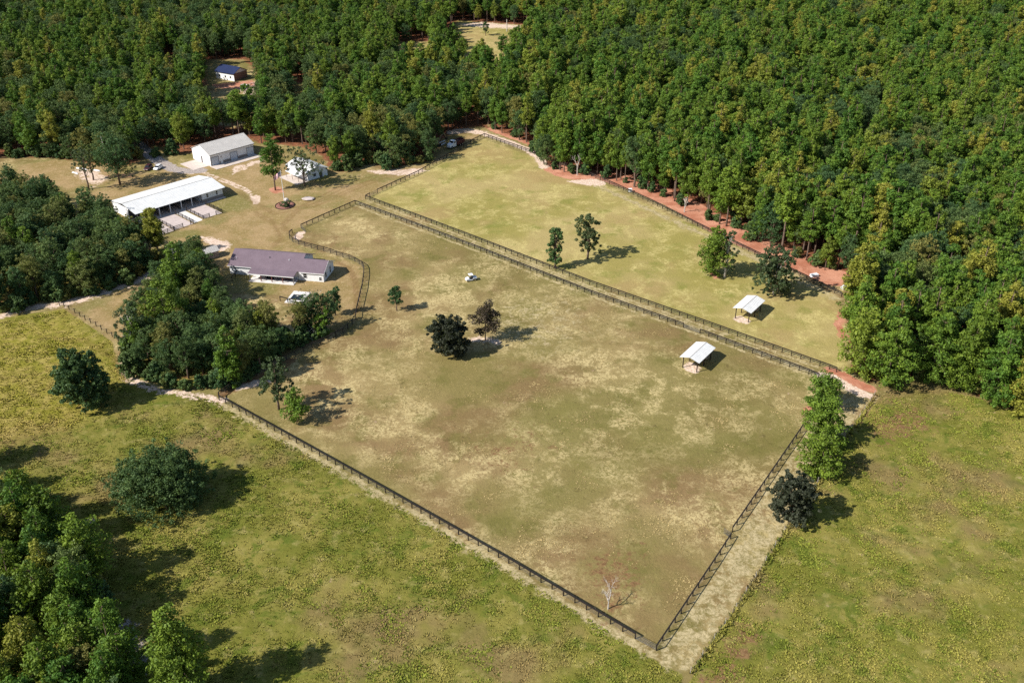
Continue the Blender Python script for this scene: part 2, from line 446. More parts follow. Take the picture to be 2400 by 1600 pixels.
brown = mx(brown, poly_mask(GX, GY, SV([(1350, 1290), (1500, 1280), (1520, 1400), (1440, 1480), (1370, 1400)]), 5.0) * 0.7)
brown = mx(brown, poly_mask(GX, GY, SV([(1060, 1040), (1280, 980), (1300, 1060), (1180, 1150)]), 7.0) * 0.5)
brown = mx(brown, poly_mask(GX, GY, SV([(2000, 960), (2160, 950), (2200, 1010), (2060, 1050)]), 4.0) * 0.8)
brown = mx(brown, poly_mask(GX, GY, SV([(1640, 1600), (1740, 1440), (1800, 1480), (1720, 1640)]), 3.0) * 0.8)

GZ = 0.10 * (vnoise(GX / 7, GY / 7, 3) - 0.5) + 0.07 * (vnoise(GX / 2.1, GY / 2.1, 4) - 0.5)
GZ += lush * (0.16 * (vnoise(GX / 1.3, GY / 1.3, 5) - 0.4))
GZ = np.where((np.abs(GX) < 320) & (GY > 84) & (GY < 700), GZ, 0.0)
def ground_z(x, y):
    return 0.0
V = np.stack([GX.ravel(), GY.ravel(), GZ.ravel()], 1)
idx = np.arange(NX * NY).reshape(NY, NX)
F = np.stack([idx[:-1, :-1].ravel(), idx[:-1, 1:].ravel(), idx[1:, 1:].ravel(), idx[1:, :-1].ravel()], 1)

def rough_colour(g, pos, yellow):
    """colour of the long rough grass at a site position (shared by ground and tufts)"""
    mp = g.n('ShaderNodeMapping'); mp.inputs['Location'].default_value = (517, 233, 40); g.l(pos, mp.inputs[0]); p2 = mp.outputs[0]
    a1 = g.noise(11, 5, 0.65, pos); a2 = g.noise(2.6, 4, 0.65, pos); a3 = g.noise(24, 4, 0.6, p2); a4 = g.noise(5.5, 5, 0.7, p2, dist=0.5); a5 = g.noise(1.1, 4, 0.75, p2, dist=0.8)
    cl = g.mix(g.ramp(a1, 0.40, 0.62), lin(102, 102, 40), lin(126, 118, 58))
    cl = g.mix(g.math('MULTIPLY', g.ramp(a4, 0.50, 0.64), 0.85), cl, lin(82, 94, 30))
    cl = g.mix(g.math('MULTIPLY', g.ramp(a3, 0.50, 0.64), 0.75), cl, lin(122, 102, 68))
    cl = g.mix(g.math('MULTIPLY', g.ramp(a2, 0.52, 0.68), 0.5), cl, lin(150, 138, 84))
    cl = g.mix(g.math('MULTIPLY', yellow, 0.6), cl, g.mix(g.ramp(a2, 0.4, 0.6), lin(132, 124, 42), lin(160, 142, 74)))
    return g.mix(g.math('MULTIPLY', g.ramp(a5, 0.54, 0.70), 0.35), cl, lin(74, 72, 32))

g = NG('ground_soil_and_grass')
pos = g.n('ShaderNodeNewGeometry').outputs['Position']
def chan(name):
    a = g.n('ShaderNodeAttribute', attribute_name=name)
    s = g.n('ShaderNodeSeparateColor')
    g.l(a.outputs['Color'], s.inputs[0])
    return s.outputs[0], s.outputs[1], s.outputs[2], a.outputs['Alpha']
aS, aC, aF, aL = chan('zone_a')
aY, aG, aT, aV = chan('zone_b')
aYL, aR, aB, _ = chan('zone_c')
n_big = g.noise(34, 4, 0.6, pos); n_mid = g.noise(9, 5, 0.65, pos); n_sm = g.noise(2.6, 4, 0.65, pos); n_xs = g.noise(0.62, 4, 0.7, pos)
mp = g.n('ShaderNodeMapping'); mp.inputs['Location'].default_value = (517, 233, 40); g.l(pos, mp.inputs[0]); pos2 = mp.outputs[0]
m_big = g.noise(22, 4, 0.6, pos2); m_mid = g.noise(6, 5, 0.68, pos2, dist=0.4); m_sm = g.noise(1.3, 4, 0.75, pos2, dist=0.8)
k_big = g.noise(48, 3, 0.6, mp.outputs[0]); q_sm = g.noise(0.95, 5, 0.8, pos, dist=1.2)
# grazed paddock: broad warm blends, finer straw and weeds on top
big3 = g.noise(60, 3, 0.55, pos2)
c = g.mix(g.ramp(n_big, 0.38, 0.62), lin(120, 108, 64), lin(146, 127, 86))
c = g.mix(g.math('MULTIPLY', g.ramp(m_big, 0.44, 0.64), 0.75), c, lin(118, 94, 64))
c = g.mix(g.math('MULTIPLY', g.ramp(big3, 0.46, 0.62), 0.6), c, lin(108, 104, 54))
c = g.mix(g.math('MULTIPLY', g.ramp(n_mid, 0.50, 0.66), 0.65), c, lin(98, 94, 46))
straw = g.math('MULTIPLY', g.ramp(m_mid, 0.44, 0.58), g.ramp(q_sm, 0.43, 0.55))
straw = g.math('MULTIPLY', straw, g.ramp(n_big, 0.36, 0.60))
c = g.mix(g.math('MULTIPLY', straw, 0.9), c, lin(186, 168, 120))
c = g.mix(g.math('MULTIPLY', g.ramp(q_sm, 0.55, 0.70), 0.35), c, lin(164, 144, 98))
c = g.mix(g.math('MULTIPLY', g.ramp(m_sm, 0.56, 0.70), 0.5), c, lin(74, 62, 34))
# mown green-yellow paddock
cg = g.mix(g.ramp(n_big, 0.38, 0.62), lin(138, 128, 70), lin(158, 141, 92))
cg = g.mix(g.math('MULTIPLY', g.ramp(n_mid, 0.5, 0.68), 0.8), cg, lin(116, 117, 54))
cg = g.mix(g.math('MULTIPLY', g.ramp(m_big, 0.5, 0.66), 0.7), cg, lin(150, 128, 84))
cg = g.mix(g.math('MULTIPLY', g.ramp(m_mid, 0.46, 0.62), g.math('MULTIPLY', g.ramp(q_sm, 0.42, 0.56), 0.85)), cg, lin(180, 166, 108))
c = g.mix(g.ramp(g.math('ADD', aG, g.math('MULTIPLY_ADD', n_sm, 0.6, -0.3)), 0.3, 0.7), c, cg)
cl = rough_colour(g, pos, aYL)
lu = g.ramp(g.math('ADD', aL, g.math('MULTIPLY_ADD', n_sm, 0.7, -0.35)), 0.4, 0.6)
c = g.mix(lu, c, cl)
# trodden yard
cy = g.mix(g.ramp(n_mid, 0.38, 0.62), lin(152, 128, 90), lin(132, 113, 70))
cy = g.mix(g.math('MULTIPLY', g.ramp(m_big, 0.5, 0.62), 0.8), cy, lin(110, 106, 56))
cy = g.mix(g.math('MULTIPLY', g.ramp(q_sm, 0.5, 0.64), 0.5), cy, lin(184, 162, 124))
rag = g.math('ADD', g.math('MULTIPLY', n_sm, 0.9), g.math('MULTIPLY', m_sm, 0.9))
def over(c, mask, col, k=1.0, lo=0.3, hi=0.75, nz=None):
    f = g.ramp(g.math('ADD', mask, g.math('MULTIPLY_ADD', rag, k * 1.5, -k * 1.35)), lo, hi)
    return g.mix(f, c, col)
c = over(c, aY, cy)
c = over(c, aT, g.mix(g.ramp(q_sm, 0.36, 0.6), lin(128, 116, 76), lin(176, 160, 122)), 1.3, 0.35, 0.75, m_sm)
c = over(c, aB, g.mix(g.ramp(n_xs, 0.4, 0.6), lin(104, 78, 52), lin(132, 104, 70)), 1.2, 0.4, 0.8, m_sm)
c = over(c, aF, g.mix(g.ramp(m_sm, 0.4, 0.62), lin(96, 62, 42), lin(142, 92, 66)))
c = over(c, aC, g.mix(g.ramp(m_mid, 0.36, 0.62), lin(188, 136, 110), lin(160, 104, 80)), 0.8, 0.35, 0.65, m_sm)
c = over(c, aS, g.mix(g.ramp(n_xs, 0.36, 0.62), lin(216, 196, 178), lin(186, 160, 138)), 1.1, 0.4, 0.75, m_sm)
c = over(c, aV, g.mix(g.ramp(n_xs, 0.36, 0.62), lin(170, 160, 152), lin(140, 128, 120)), 0.9, 0.4, 0.7, m_sm)
c = g.mix(g.math('MULTIPLY', aR, 0.85), c, lin(112, 86, 54))
c = g.mix(g.math('MULTIPLY', g.ramp(n_xs, 0.5, 0.72), 0.28), c, g.mix(0.5, c, (0.02, 0.018, 0.006, 1)))
g.surf(c, 0.95, 0, 0.1)
h = g.math('ADD', g.math('MULTIPLY', n_xs, 0.5), g.math('MULTIPLY', q_sm, 0.6))
g.bump(h, 0.55, 0.35)
M['ground'] = g.mat

gm = np_mesh('ground', V, F, [M['ground']])
gm.polygons.foreach_set('use_smooth', np.ones(len(F), bool))
for nm, chs in (('zone_a', (sand, clay, floor_, lush)), ('zone_b', (yard, green, tan, gravel)), ('zone_c', (yel, rut, brown, np.ones_like(sand)))):
    a = gm.attributes.new(nm, 'FLOAT_COLOR', 'POINT')
    a.data.foreach_set('color', np.stack([q.ravel() for q in chs], 1).astype(np.float32).ravel())
ground = put('ground', gm)
tag(ground, 'open fields, trodden yard, forest floor and clay strips of the farm', None, None, 'structure')
# ------------------------------------------------------------------ trees
def unit(a): return a / (np.linalg.norm(a, axis=-1, keepdims=True) + 1e-9)
def leaf_cloud(C, Rr, nper, size, spike=0.3, flat=0.85, seed=0, upb=0.25, jit=0.55, out=0.0):
    """leaf-sized rhombs spread over the shells of many clumps"""
    r = np.random.default_rng(seed)
    C = np.asarray(C, float); Rr = np.asarray(Rr, float)
    n = len(C)
    N = n * nper
    ci = np.repeat(np.arange(n), nper)
    d = r.normal(size=(N, 3)); d[:, 2] += upb; d = unit(d)
    rad = Rr[ci] * r.uniform(0.62, 1.1 + out, N)
    P = C[ci] + d * rad[:, None] * np.array([1, 1, flat])
    nr = unit(d + jit * r.normal(size=(N, 3)))
    t = unit(np.cross(nr, r.normal(size=(N, 3))))
    sp = r.random(N) < spike
    t2 = unit(d + 0.45 * r.normal(size=(N, 3)))
    t = np.where(sp[:, None], t2, t)
    b = unit(np.cross(nr, t))
    s = size * r.uniform(0.65, 1.4, N)
    L = np.where(sp, 0.95, 0.75) * s
    Wd = np.where(sp, 0.34, 0.52) * s
    V = np.stack([P + t * L[:, None], P + b * Wd[:, None], P - t * L[:, None], P - b * Wd[:, None]], 1).reshape(-1, 3)
    F = np.arange(N * 4).reshape(N, 4)
    # face normals outward
    n0 = np.cross(V[F[:, 1]] - V[F[:, 0]], V[F[:, 2]] - V[F[:, 0]])
    flip = (n0 * d).sum(1) < 0
    F[flip] = F[flip][:, ::-1]
    cv = r.random(n)[ci] * 0.8 + r.random(N) * 0.2
    return V, F, cv
def crown_mesh(name, C, Rr, mat, nper, size, **kw):
    V, F, cv = leaf_cloud(C, Rr, nper, size, **kw)
    me = np_mesh(name, V, F, [mat])
    face_attr(me, 'v', cv)
    return me
def limb_mesh(name, trunk, limbs, mat):
    mb = MB()
    mb.path(trunk[0], trunk[1], 8)
    for p, q, r0, r1 in limbs:
        mid = (np.array(p) + np.array(q)) / 2 + np.array([0, 0, 0.12 * np.linalg.norm(np.array(q) - np.array(p))])
        mb.path([p, mid, q], [r0, (r0 + r1) / 2, r1], 4)
    return mb.mesh(name, [mat], True)

def pine(seed, H=17.0, R=3.1, base=0.36, dens=1.0, mat='pine', cr=0.78, size=0.27, nper=50, taper=0.8, bark='bark'):
    r = np.random.default_rng(seed)
    C, Rr, limbs = [], [], []
    z = H * base
    lean = r.normal(size=2) * 0.25
    def axis_at(z): return np.array([lean[0] * (z / H) ** 2, lean[1] * (z / H) ** 2, z])
    while z < H - 0.4:
        t = (z - H * base) / (H * (1 - base))
        prof = (0.62 + 1.5 * t) if t < 0.25 else (1.0 - ((t - 0.25) / 0.75) ** 1.5 * taper)
        Rz = R * prof
        for k in range(max(2, int(round(dens * (3 + 3.2 * prof))))):
            if r.random() < 0.14: continue
            a = r.uniform(0, 2 * PI)
            rr = Rz * r.uniform(0.72, 1.12)
            rise = r.uniform(0.0, 0.5) * rr * 0.5
            tip = axis_at(z) + np.array([math.cos(a) * rr, math.sin(a) * rr, rise])
            if r.random() < 0.5: limbs.append((tuple(axis_at(z)), tuple(tip), 0.07, 0.02))
            m = 1 + int(rr > 1.4) + int(rr > 2.3)
            for j in range(m):
                f = 1.0 - j * 0.34
                C.append(axis_at(z) * (1 - f) + tip * f + r.normal(size=3) * 0.2)
                Rr.append(cr * r.uniform(0.65, 1.2) * (0.75 + 0.3 * prof))
        z += r.uniform(0.75, 1.15)
    C.append(axis_at(H)); Rr.append(cr * 0.6)
    C.append(axis_at(H - 0.7)); Rr.append(cr * 0.75)
    tr = [axis_at(zz) for zz in np.linspace(-0.3, H - 0.6, 7)]
    rad = [0.24 * (H / 17) * (1 - 0.9 * i / 6) + 0.02 for i in range(7)]
    return (limb_mesh('pine_trunk', (tr, rad), limbs, M[bark]),
            crown_mesh('pine_crown', C, Rr, M[mat], nper, size, spike=0.22, flat=0.82, seed=seed + 100, upb=0.3, jit=0.42, out=0.1), H, R)

def broad(seed, H=13.0, R=4.2, base=0.22, lobes=11, mat='leaf', per=15, size=0.22, nper=42, cr=0.8, bark='bark', wx=1.0, shape=0.5, sparse=0.0):
    r = np.random.default_rng(seed)
    C, Rr, limbs = [], [], []
    z0 = H * base; hc = (H - z0) / 2; zc = z0 + hc
    for i in range(lobes):
        u = i / max(1, lobes - 1)
        zz = z0 + (H - z0) * (0.14 + 0.74 * u)
        prof = math.sqrt(max(0.05, 1 - ((zz - zc - hc * (shape - 0.5)) / (hc * 1.08)) ** 2))
        a = i * 2.4 + r.uniform(-0.5, 0.5)
        rr = R * prof * r.uniform(0.35, 0.68)
        lr = R * r.uniform(0.36, 0.56) * (0.55 + 0.45 * prof)
        c = np.array([math.cos(a) * rr * wx, math.sin(a) * rr, zz])
        limbs.append(((0, 0, zz * 0.55), tuple(c), 0.12, 0.03))
        dd = r.normal(size=(per, 3)); dd[:, 2] += 0.35; dd = unit(dd)
        for d in dd:
            if r.random() < sparse: continue
            far = r.random() < 0.16
            C.append(c + d * lr * (r.uniform(1.08, 1.38) if far else r.uniform(0.6, 1.05)) * np.array([1, 1, 0.9])); Rr.append(cr * (r.uniform(0.4, 0.65) if far else r.uniform(0.6, 1.15)))
    tr = [(0, 0, zz) for zz in np.linspace(-0.3, H * 0.8, 6)]
    tr = [np.array(p) + np.array([0.15 * math.sin(p[2] + seed), 0.15 * math.cos(p[2] * 0.7 + seed), 0]) * (p[2] > 0) for p in tr]
    rad = [0.3 * (H / 13) * (1 - 0.85 * i / 5) + 0.02 for i in range(6)]
    return (limb_mesh('tree_trunk', (tr, rad), limbs, M[bark]),
            crown_mesh('tree_crown', C, Rr, M[mat], nper, size, spike=0.15, flat=0.85, seed=seed + 200, upb=0.2, jit=0.5), H, R)

def bare(seed, H=9.0, mat='palebark', spread=1.0, depth=4, r0=0.16):
    r = np.random.default_rng(seed)
    mb = MB()
    def grow(p, d, L, rad, k):
        q = p + d * L
        mid = (p + q) / 2 + r.normal(size=3) * L * 0.05
        mb.path([p, mid, q], [rad, rad * 0.85, rad * 0.65], 5 if k > 1 else 3)
        if k == 0: return
        for _ in range(3 if k > 1 else 4):
            dd = unit(d + r.normal(size=3) * 0.55 * spread + np.array([0, 0, 0.18]))
            grow(p + d * L * r.uniform(0.6, 1.0), dd, L * r.uniform(0.55, 0.8), rad * 0.55, k - 1)
    grow(np.array([0, 0, -0.2]), unit(np.array([r.normal() * 0.08, r.normal() * 0.08, 1.0])), H * 0.36, r0, depth)
    return mb

PINES = [pine(20 + i, H=h, R=rr, base=b, dens=d, taper=tp) for i, (h, rr, b, d, tp) in enumerate([(16, 2.7, .34, 1.0, .7), (19, 2.6, .40, .95, .85), (14.5, 2.6, .28, 1.0, .62), (17, 3.2, .40, 1.0, .6), (19.5, 2.5, .48, 1.0, .8), (13, 2.8, .25, 1.0, .7)])]
OPINES = [pine(40 + i, H=h, R=rr, base=b, dens=1.35, cr=0.85, nper=38) for i, (h, rr, b) in enumerate([(13, 3.6, .08), (14, 3.2, .1), (12, 3.4, .05)])]
BROADS = [broad(60 + i, H=h, R=rr, base=b, lobes=l) for i, (h, rr, b, l) in enumerate([(13, 4.3, .18, 12), (14, 3.8, .22, 12), (11.5, 4.5, .14, 11), (15, 4.2, .25, 13), (12, 3.4, .12, 10)])]
SHRUBS = [broad(80 + i, H=h, R=rr, base=0.0, lobes=l, per=13, cr=0.6, size=0.3, shape=.3) for i, (h, rr, l) in enumerate([(4.0, 2.4, 6), (5.5, 2.7, 8), (3.2, 1.9, 5)])]

def plant(kind, name, label, cat, x, y, s=1.0, rz=None, group=None, sxy=1.0, z=0.0):
    """a tree as an Empty with trunk and crown"""
    rz = random.uniform(0, 6.28) if rz is None else rz
    o = bpy.data.objects.new(name, None)
    COL.objects.link(o)
    o.location = (x, y, z); o.rotation_euler = (0, 0, rz); o.scale = (s * sxy, s * sxy, s)
    tag(o, label, cat, group)
    for nm, me in (('trunk', kind[0]), ('crown', kind[1])):
        if me is None: continue
        c = bpy.data.objects.new(nm, me); COL.objects.link(c); c.parent = o
    return o

def scatter(poly, cell, keep=1.0, jit=0.42, ang=0.6, seed=1):
    r = np.random.default_rng(seed)
    poly = np.asarray(poly)
    c = poly.mean(0); R = np.abs(poly - c).max() * 1.5
    n = int(R / cell) + 1
    I, J = np.meshgrid(np.arange(-n, n + 1), np.arange(-n, n + 1))
    P = np.stack([I.ravel() + 0.5 * (J.ravel() % 2), J.ravel() * 0.87], 1) * cell + r.uniform(-jit, jit, (I.size, 2)) * cell
    ca, sa = math.cos(ang), math.sin(ang)
    P = P @ np.array([[ca, sa], [-sa, ca]]) + c
    m = poly_mask(P[:, 0], P[:, 1], poly, 0.05) > 0.5
    for q in CLEAR: m &= poly_mask(P[:, 0], P[:, 1], q, 0.05) < 0.5
    P = P[m]
    return P[r.random(len(P)) < keep]
# ------------------------------------------------------------------ forests
KEEPOUT = []          # footprints (x, y, r) where no scattered tree may stand
def framed(P, h=14.0, pad=60):
    px, py = marks(P[:, 0], P[:, 1], 0.0)
    tx, ty = marks(P[:, 0], P[:, 1], h)
    return (px > -pad) & (px < 2400 + pad) & (py > -10) & (ty < 1600 + pad)
woods = []            # x, y, family, variant, scale, zone
def sow(P, zone, pine_share, smin, smax, seed, shrub=0.0):
    r = np.random.default_rng(seed)
    for x, y in P:
        if any((x - a) ** 2 + (y - b) ** 2 < c * c for a, b, c in KEEPOUT): continue
        ps = pine_share(x, y) if callable(pine_share) else pine_share
        u = r.random()
        s = r.uniform(smin, smax)
        if u < shrub: woods.append((x, y, 'shrub', r.integers(3), s * 1.1, zone))
        elif u < shrub + ps * (1 - shrub): woods.append((x, y, 'pine', r.integers(6), s, zone))
        else: woods.append((x, y, 'leafy', r.integers(5), s * 0.95, zone))
KEEPOUT += [(*S(522, 350), 12.5), (*S(720, 385), 10.0), (*S(372, 388), 7), (*S(1070, 335), 7), (*S(1040, 332), 5)]
sow(scatter(R_FOREST, 4.9, 0.96, seed=2, ang=0.95), 'right', lambda x, y: 0.90 if (vnoise(np.array([x / 26]), np.array([y / 26]), 9)[0] < 0.66) else 0.35, 0.74, 1.22, 3)
sow(scatter(T_FOREST, 5.2, 0.95, seed=4), 'top', lambda x, y: 0.58 if (vnoise(np.array([x / 30]), np.array([y / 30]), 12)[0] < 0.45 or (y > 430 and x > -120)) else 0.18, 0.75, 1.1, 5)
sow(scatter(L_FOREST, 4.6, 0.95, seed=6), 'left', 0.06, 0.68, 0.92, 7)
sow(scatter(GROVE, 4.0, 0.97, seed=8), 'grove', 0.12, 0.6, 0.85, 9, shrub=0.18)
sow(scatter(B_FOREST, 5.4, 0.95, seed=10), 'corner', 0.82, 0.8, 1.12, 11)
wa = np.array([(w[0], w[1]) for w in woods])
vis = framed(wa)
woods = [w for w, v in zip(woods, vis) if v]
wa = wa[vis]
dist = np.hypot(np.hypot(wa[:, 0], wa[:, 1]), CAM_H)
LBL = {('right', 'pine'): ('forest_pine', 'tall pine in the dense forest right of the paddocks', 'pine tree', 'pines of the dense forest right of the paddocks'),
       ('right', 'leafy'): ('forest_tree', 'dark leafy tree among the pines right of the paddocks', 'tree', 'leafy trees among the pines right of the paddocks'),
       ('top', 'pine'): ('forest_pine', 'pine in the mixed woods behind garage and truck', 'pine tree', 'pines of the mixed woods behind the garage'),
       ('top', 'leafy'): ('forest_tree', 'round leafy tree in the mixed woods behind garage and truck', 'tree', 'leafy trees of the mixed woods behind the garage'),
       ('left', 'pine'): ('forest_pine', 'pine poking out of the dark thicket left of the barn', 'pine tree', 'pines in the thicket left of the barn'),
       ('left', 'leafy'): ('forest_tree', 'dark leafy tree in the thicket left of the barn', 'tree', 'leafy trees of the thicket left of the barn'),
       ('grove', 'pine'): ('grove_pine', 'pine inside the grove in front of the purple roofed house', 'pine tree', 'pines inside the grove'),
       ('grove', 'leafy'): ('grove_tree', 'dark leafy tree in the grove in front of the purple roofed house', 'tree', 'leafy trees of the grove'),
       ('grove', 'shrub'): ('grove_shrub', 'low shrub in the grove in front of the purple roofed house', 'shrub', 'shrubs of the grove'),
       ('corner', 'pine'): ('corner_pine', 'sunlit pine in the wood at the bottom left corner', 'pine tree', 'pines of the bottom left wood'),
       ('corner', 'leafy'): ('corner_tree', 'dark leafy tree in the wood at the bottom left corner', 'tree', 'leafy trees of the bottom left wood')}
FAM = {'pine': PINES, 'leafy': BROADS, 'shrub': SHRUBS}
order = np.argsort(dist)
count = {'pine': 0, 'leafy': 0, 'shrub': 0}
rest = []
for i in order:
    x, y, fam, k, s, zone = woods[i]
    if count[fam] < 290:
        count[fam] += 1
        nm, lb, ct, gp = LBL[(zone, fam)]
        if zone == 'right':
            mx_, my_ = marks(x, y)
            kn = 'pine' if fam == 'pine' else 'leafy tree'
            if my_ > 690: lb = kn + ' in the forest corner behind the right field'; gp = kn + 's behind the right field'
            elif poly_mask(np.array([x]), np.array([y]), R_FOREST, 8.0)[0] < 0.95: lb = kn + ' in the front row of the forest along the clay strip'; gp = kn + 's of the front row along the clay strip'
            elif mx_ > 1900: lb = kn + ' deep in the forest near the right picture edge'; gp = kn + 's deep in the forest at the right'
            else: lb = kn + ' deep in the forest behind the clay strip'; gp = kn + 's deep behind the clay strip'
        kind = OPINES[k % 3] if (fam == 'pine' and zone in ('corner', 'grove')) else FAM[fam][k]
        plant(kind, nm, lb, ct, x, y, s, group=gp, sxy=random.uniform(0.88, 1.2))
    else: rest.append(woods[i])

# the far woods: more than 300 of a kind, one object of instanced trees
pcol = bpy.data.collections.new('forest_kinds')
KINDS = [('a%d' % i, t) for i, t in enumerate(PINES)] + [('b%d' % i, t) for i, t in enumerate(BROADS)]
for nm, t in KINDS:
    def arrs(me):
        v = np.zeros(len(me.vertices) * 3, np.float32); me.vertices.foreach_get('co', v)
        return v.reshape(-1, 3)
    mt, mc = t[0], t[1]
    vt, vc = arrs(mt), arrs(mc)
    ft = [tuple(p.vertices) for p in mt.polygons]; fc = [tuple(i + len(vt) for i in p.vertices) for p in mc.polygons]
    me = bpy.data.meshes.new('whole_tree_' + nm)
    me.from_pydata(np.concatenate([vt, vc]).tolist(), [], ft + fc)
    me.materials.append(mt.materials[0]); me.materials.append(mc.materials[0])
    me.polygons.foreach_set('material_index', [0] * len(ft) + [1] * len(fc))
    cv = np.zeros(len(fc), np.float32); mc.attributes['v'].data.foreach_get('value', cv)
    face_attr(me, 'v', np.concatenate([np.zeros(len(ft), np.float32), cv]))
    pcol.objects.link(bpy.data.objects.new(nm, me))
pm = bpy.data.meshes.new('far_forest_points')
pm.from_pydata([(w[0], w[1], 0.0) for w in rest], [], [])
a = pm.attributes.new('rot', 'FLOAT', 'POINT'); a.data.foreach_set('value', np.random.default_rng(5).uniform(0, 6.28, len(rest)).astype(np.float32))
a = pm.attributes.new('scl', 'FLOAT', 'POINT'); a.data.foreach_set('value', np.array([w[4] for w in rest], np.float32))
a = pm.attributes.new('kind', 'INT', 'POINT'); a.data.foreach_set('value', np.array([w[3] + (6 if w[2] == 'leafy' else 0) for w in rest], np.int32))
ff = put('far_forest', pm)
tag(ff, 'far canopy of pines and leafy trees receding to the top edge', 'forest', None, 'stuff')
gt = bpy.data.node_groups.new('far_forest_trees', 'GeometryNodeTree')
gt.interface.new_socket('Geometry', in_out='INPUT', socket_type='NodeSocketGeometry')
gt.interface.new_socket('Geometry', in_out='OUTPUT', socket_type='NodeSocketGeometry')
N_ = gt.nodes; K_ = gt.links
gi = N_.new('NodeGroupInput'); go = N_.new('NodeGroupOutput')
ci = N_.new('GeometryNodeCollectionInfo'); ci.inputs['Collection'].default_value = pcol
ci.inputs['Separate Children'].default_value = True; ci.inputs['Reset Children'].default_value = True
ip = N_.new('GeometryNodeInstanceOnPoints'); ip.inputs['Pick Instance'].default_value = True
def named(nm, ty):
    n = N_.new('GeometryNodeInputNamedAttribute'); n.data_type = ty; n.inputs['Name'].default_value = nm
    return n.outputs['Attribute']
cx = N_.new('ShaderNodeCombineXYZ'); K_.new(named('rot', 'FLOAT'), cx.inputs[2])
K_.new(gi.outputs[0], ip.inputs['Points']); K_.new(ci.outputs[0], ip.inputs['Instance'])
K_.new(named('kind', 'INT'), ip.inputs['Instance Index'])
K_.new(cx.outputs[0], ip.inputs['Rotation'])
cs = N_.new('ShaderNodeCombineXYZ')
sc_ = named('scl', 'FLOAT')
for q in range(3): K_.new(sc_, cs.inputs[q])
K_.new(cs.outputs[0], ip.inputs['Scale'])
K_.new(ip.outputs[0], go.inputs[0])
md = ff.modifiers.new('trees', 'NODES'); md.node_group = gt
print('woods', len(woods), count, 'rest', len(rest))
# ------------------------------------------------------------------ fences: posts, one top board, woven wire between
SPAN = 2.438
def m_post(h=1.42, w=0.15):
    mb = MB(); mb.box(-w / 2, w / 2, -w / 2, w / 2, -0.25, h)
    mb.add([(-w / 2, -w / 2, h), (w / 2, -w / 2, h), (w / 2, w / 2, h), (-w / 2, w / 2, h), (0, 0, h + 0.04)], [(0, 1, 4), (1, 2, 4), (2, 3, 4), (3, 0, 4)])
    return mb.mesh('fence_post', [M['blackwood']])
def m_rail(): return MB().box(0, 1, -0.025, 0.025, -0.085, 0.085).mesh('fence_rail', [M['blackwood']])
def m_cap(): return MB().box(0, 1, -0.09, 0.09, -0.022, 0.022).mesh('fence_cap_board', [M['blackwood']])
def m_wire(h=1.2, nh=8, nv=10):
    mb = MB()
    for i in range(nh):
        z = 0.05 + (h - 0.05) * i / (nh - 1)
        mb.box(0, 1, -0.004, 0.004, z - 0.005, z + 0.005)
    for k in range(nv):
        x = (k + 0.5) / nv
        mb.box(x - 0.002, x + 0.002, -0.004, 0.004, 0.05, h)
    return mb.mesh('woven_wire', [M['wire']])
def m_twire(zs=(0.3, 0.6, 0.9, 1.15)):
    mb = MB()
    for z in zs: mb.box(0, 1, -0.006, 0.006, z - 0.006, z + 0.006)
    return mb.mesh('strand_wire', [M['wire']])
POST, RAIL, CAP, WIRE, STRAND = m_post(), m_rail(), m_cap(), m_wire(), m_twire()
TPOST = MB().box(-0.04, 0.04, -0.04, 0.04, -0.2, 1.3).mesh('line_post', [M['brownwood']])
WPOST = MB().tube((0, 0, -0.2), (0, 0, 1.35), 0.05, 0.05, 6).mesh('round_post', [M['palebark']])

def spread_pts(pts, step=SPAN):
    """posts at even steps along a surveyed line, corners kept"""
    out = []
    for a, b in zip(pts[:-1], pts[1:]):
        L = np.linalg.norm(b - a); n = max(1, int(round(L / step)))
        for k in range(n): out.append(a + (b - a) * k / n)
    out.append(pts[-1])
    return out
def fence(name, label, posts, group=None, rails=('board',), wire=True, post=None, skip=()):
    """posts: site points; skip: span numbers left open"""
    o = thing(name, label, 'fence', (posts[0][0], posts[0][1], 0.0), 0, group)
    p0 = np.array(posts[0])
    for i, p in enumerate(posts):
        d = posts[min(i + 1, len(posts) - 1)] - posts[max(i - 1, 0)]
        put('post', post or POST, o, (*(p - p0), random.uniform(-0.02, 0.02)), (random.gauss(0, 0.008), random.gauss(0, 0.008), math.atan2(d[1], d[0])))
    for i, (a, b) in enumerate(zip(posts[:-1], posts[1:])):
        if i in skip: continue
        L = float(np.linalg.norm(b - a)); rz = math.atan2(*(b - a)[::-1])
        loc = a - p0
        nx, ny = -math.sin(rz) * 0.1, math.cos(rz) * 0.1
        if 'board' in rails:
            put('rail', RAIL, o, (loc[0] - nx, loc[1] - ny, 1.30), (0, 0, rz), (L, 1, 1))
            put('cap_board', CAP, o, (loc[0] - nx * 0.3, loc[1] - ny * 0.3, 1.412), (0, 0, rz), (L, 1, 1))
        if 'three' in rails:
            for z in (0.4, 0.82, 1.24): put('rail', RAIL, o, (loc[0] - nx, loc[1] - ny, z), (0, 0, rz), (L, 1, 0.9))
        if wire: put('wire_mesh', WIRE if wire is True else wire, o, (loc[0] + nx * 0.9, loc[1] + ny * 0.9, 0), (0, 0, rz), (L, 1, 1))
    return o
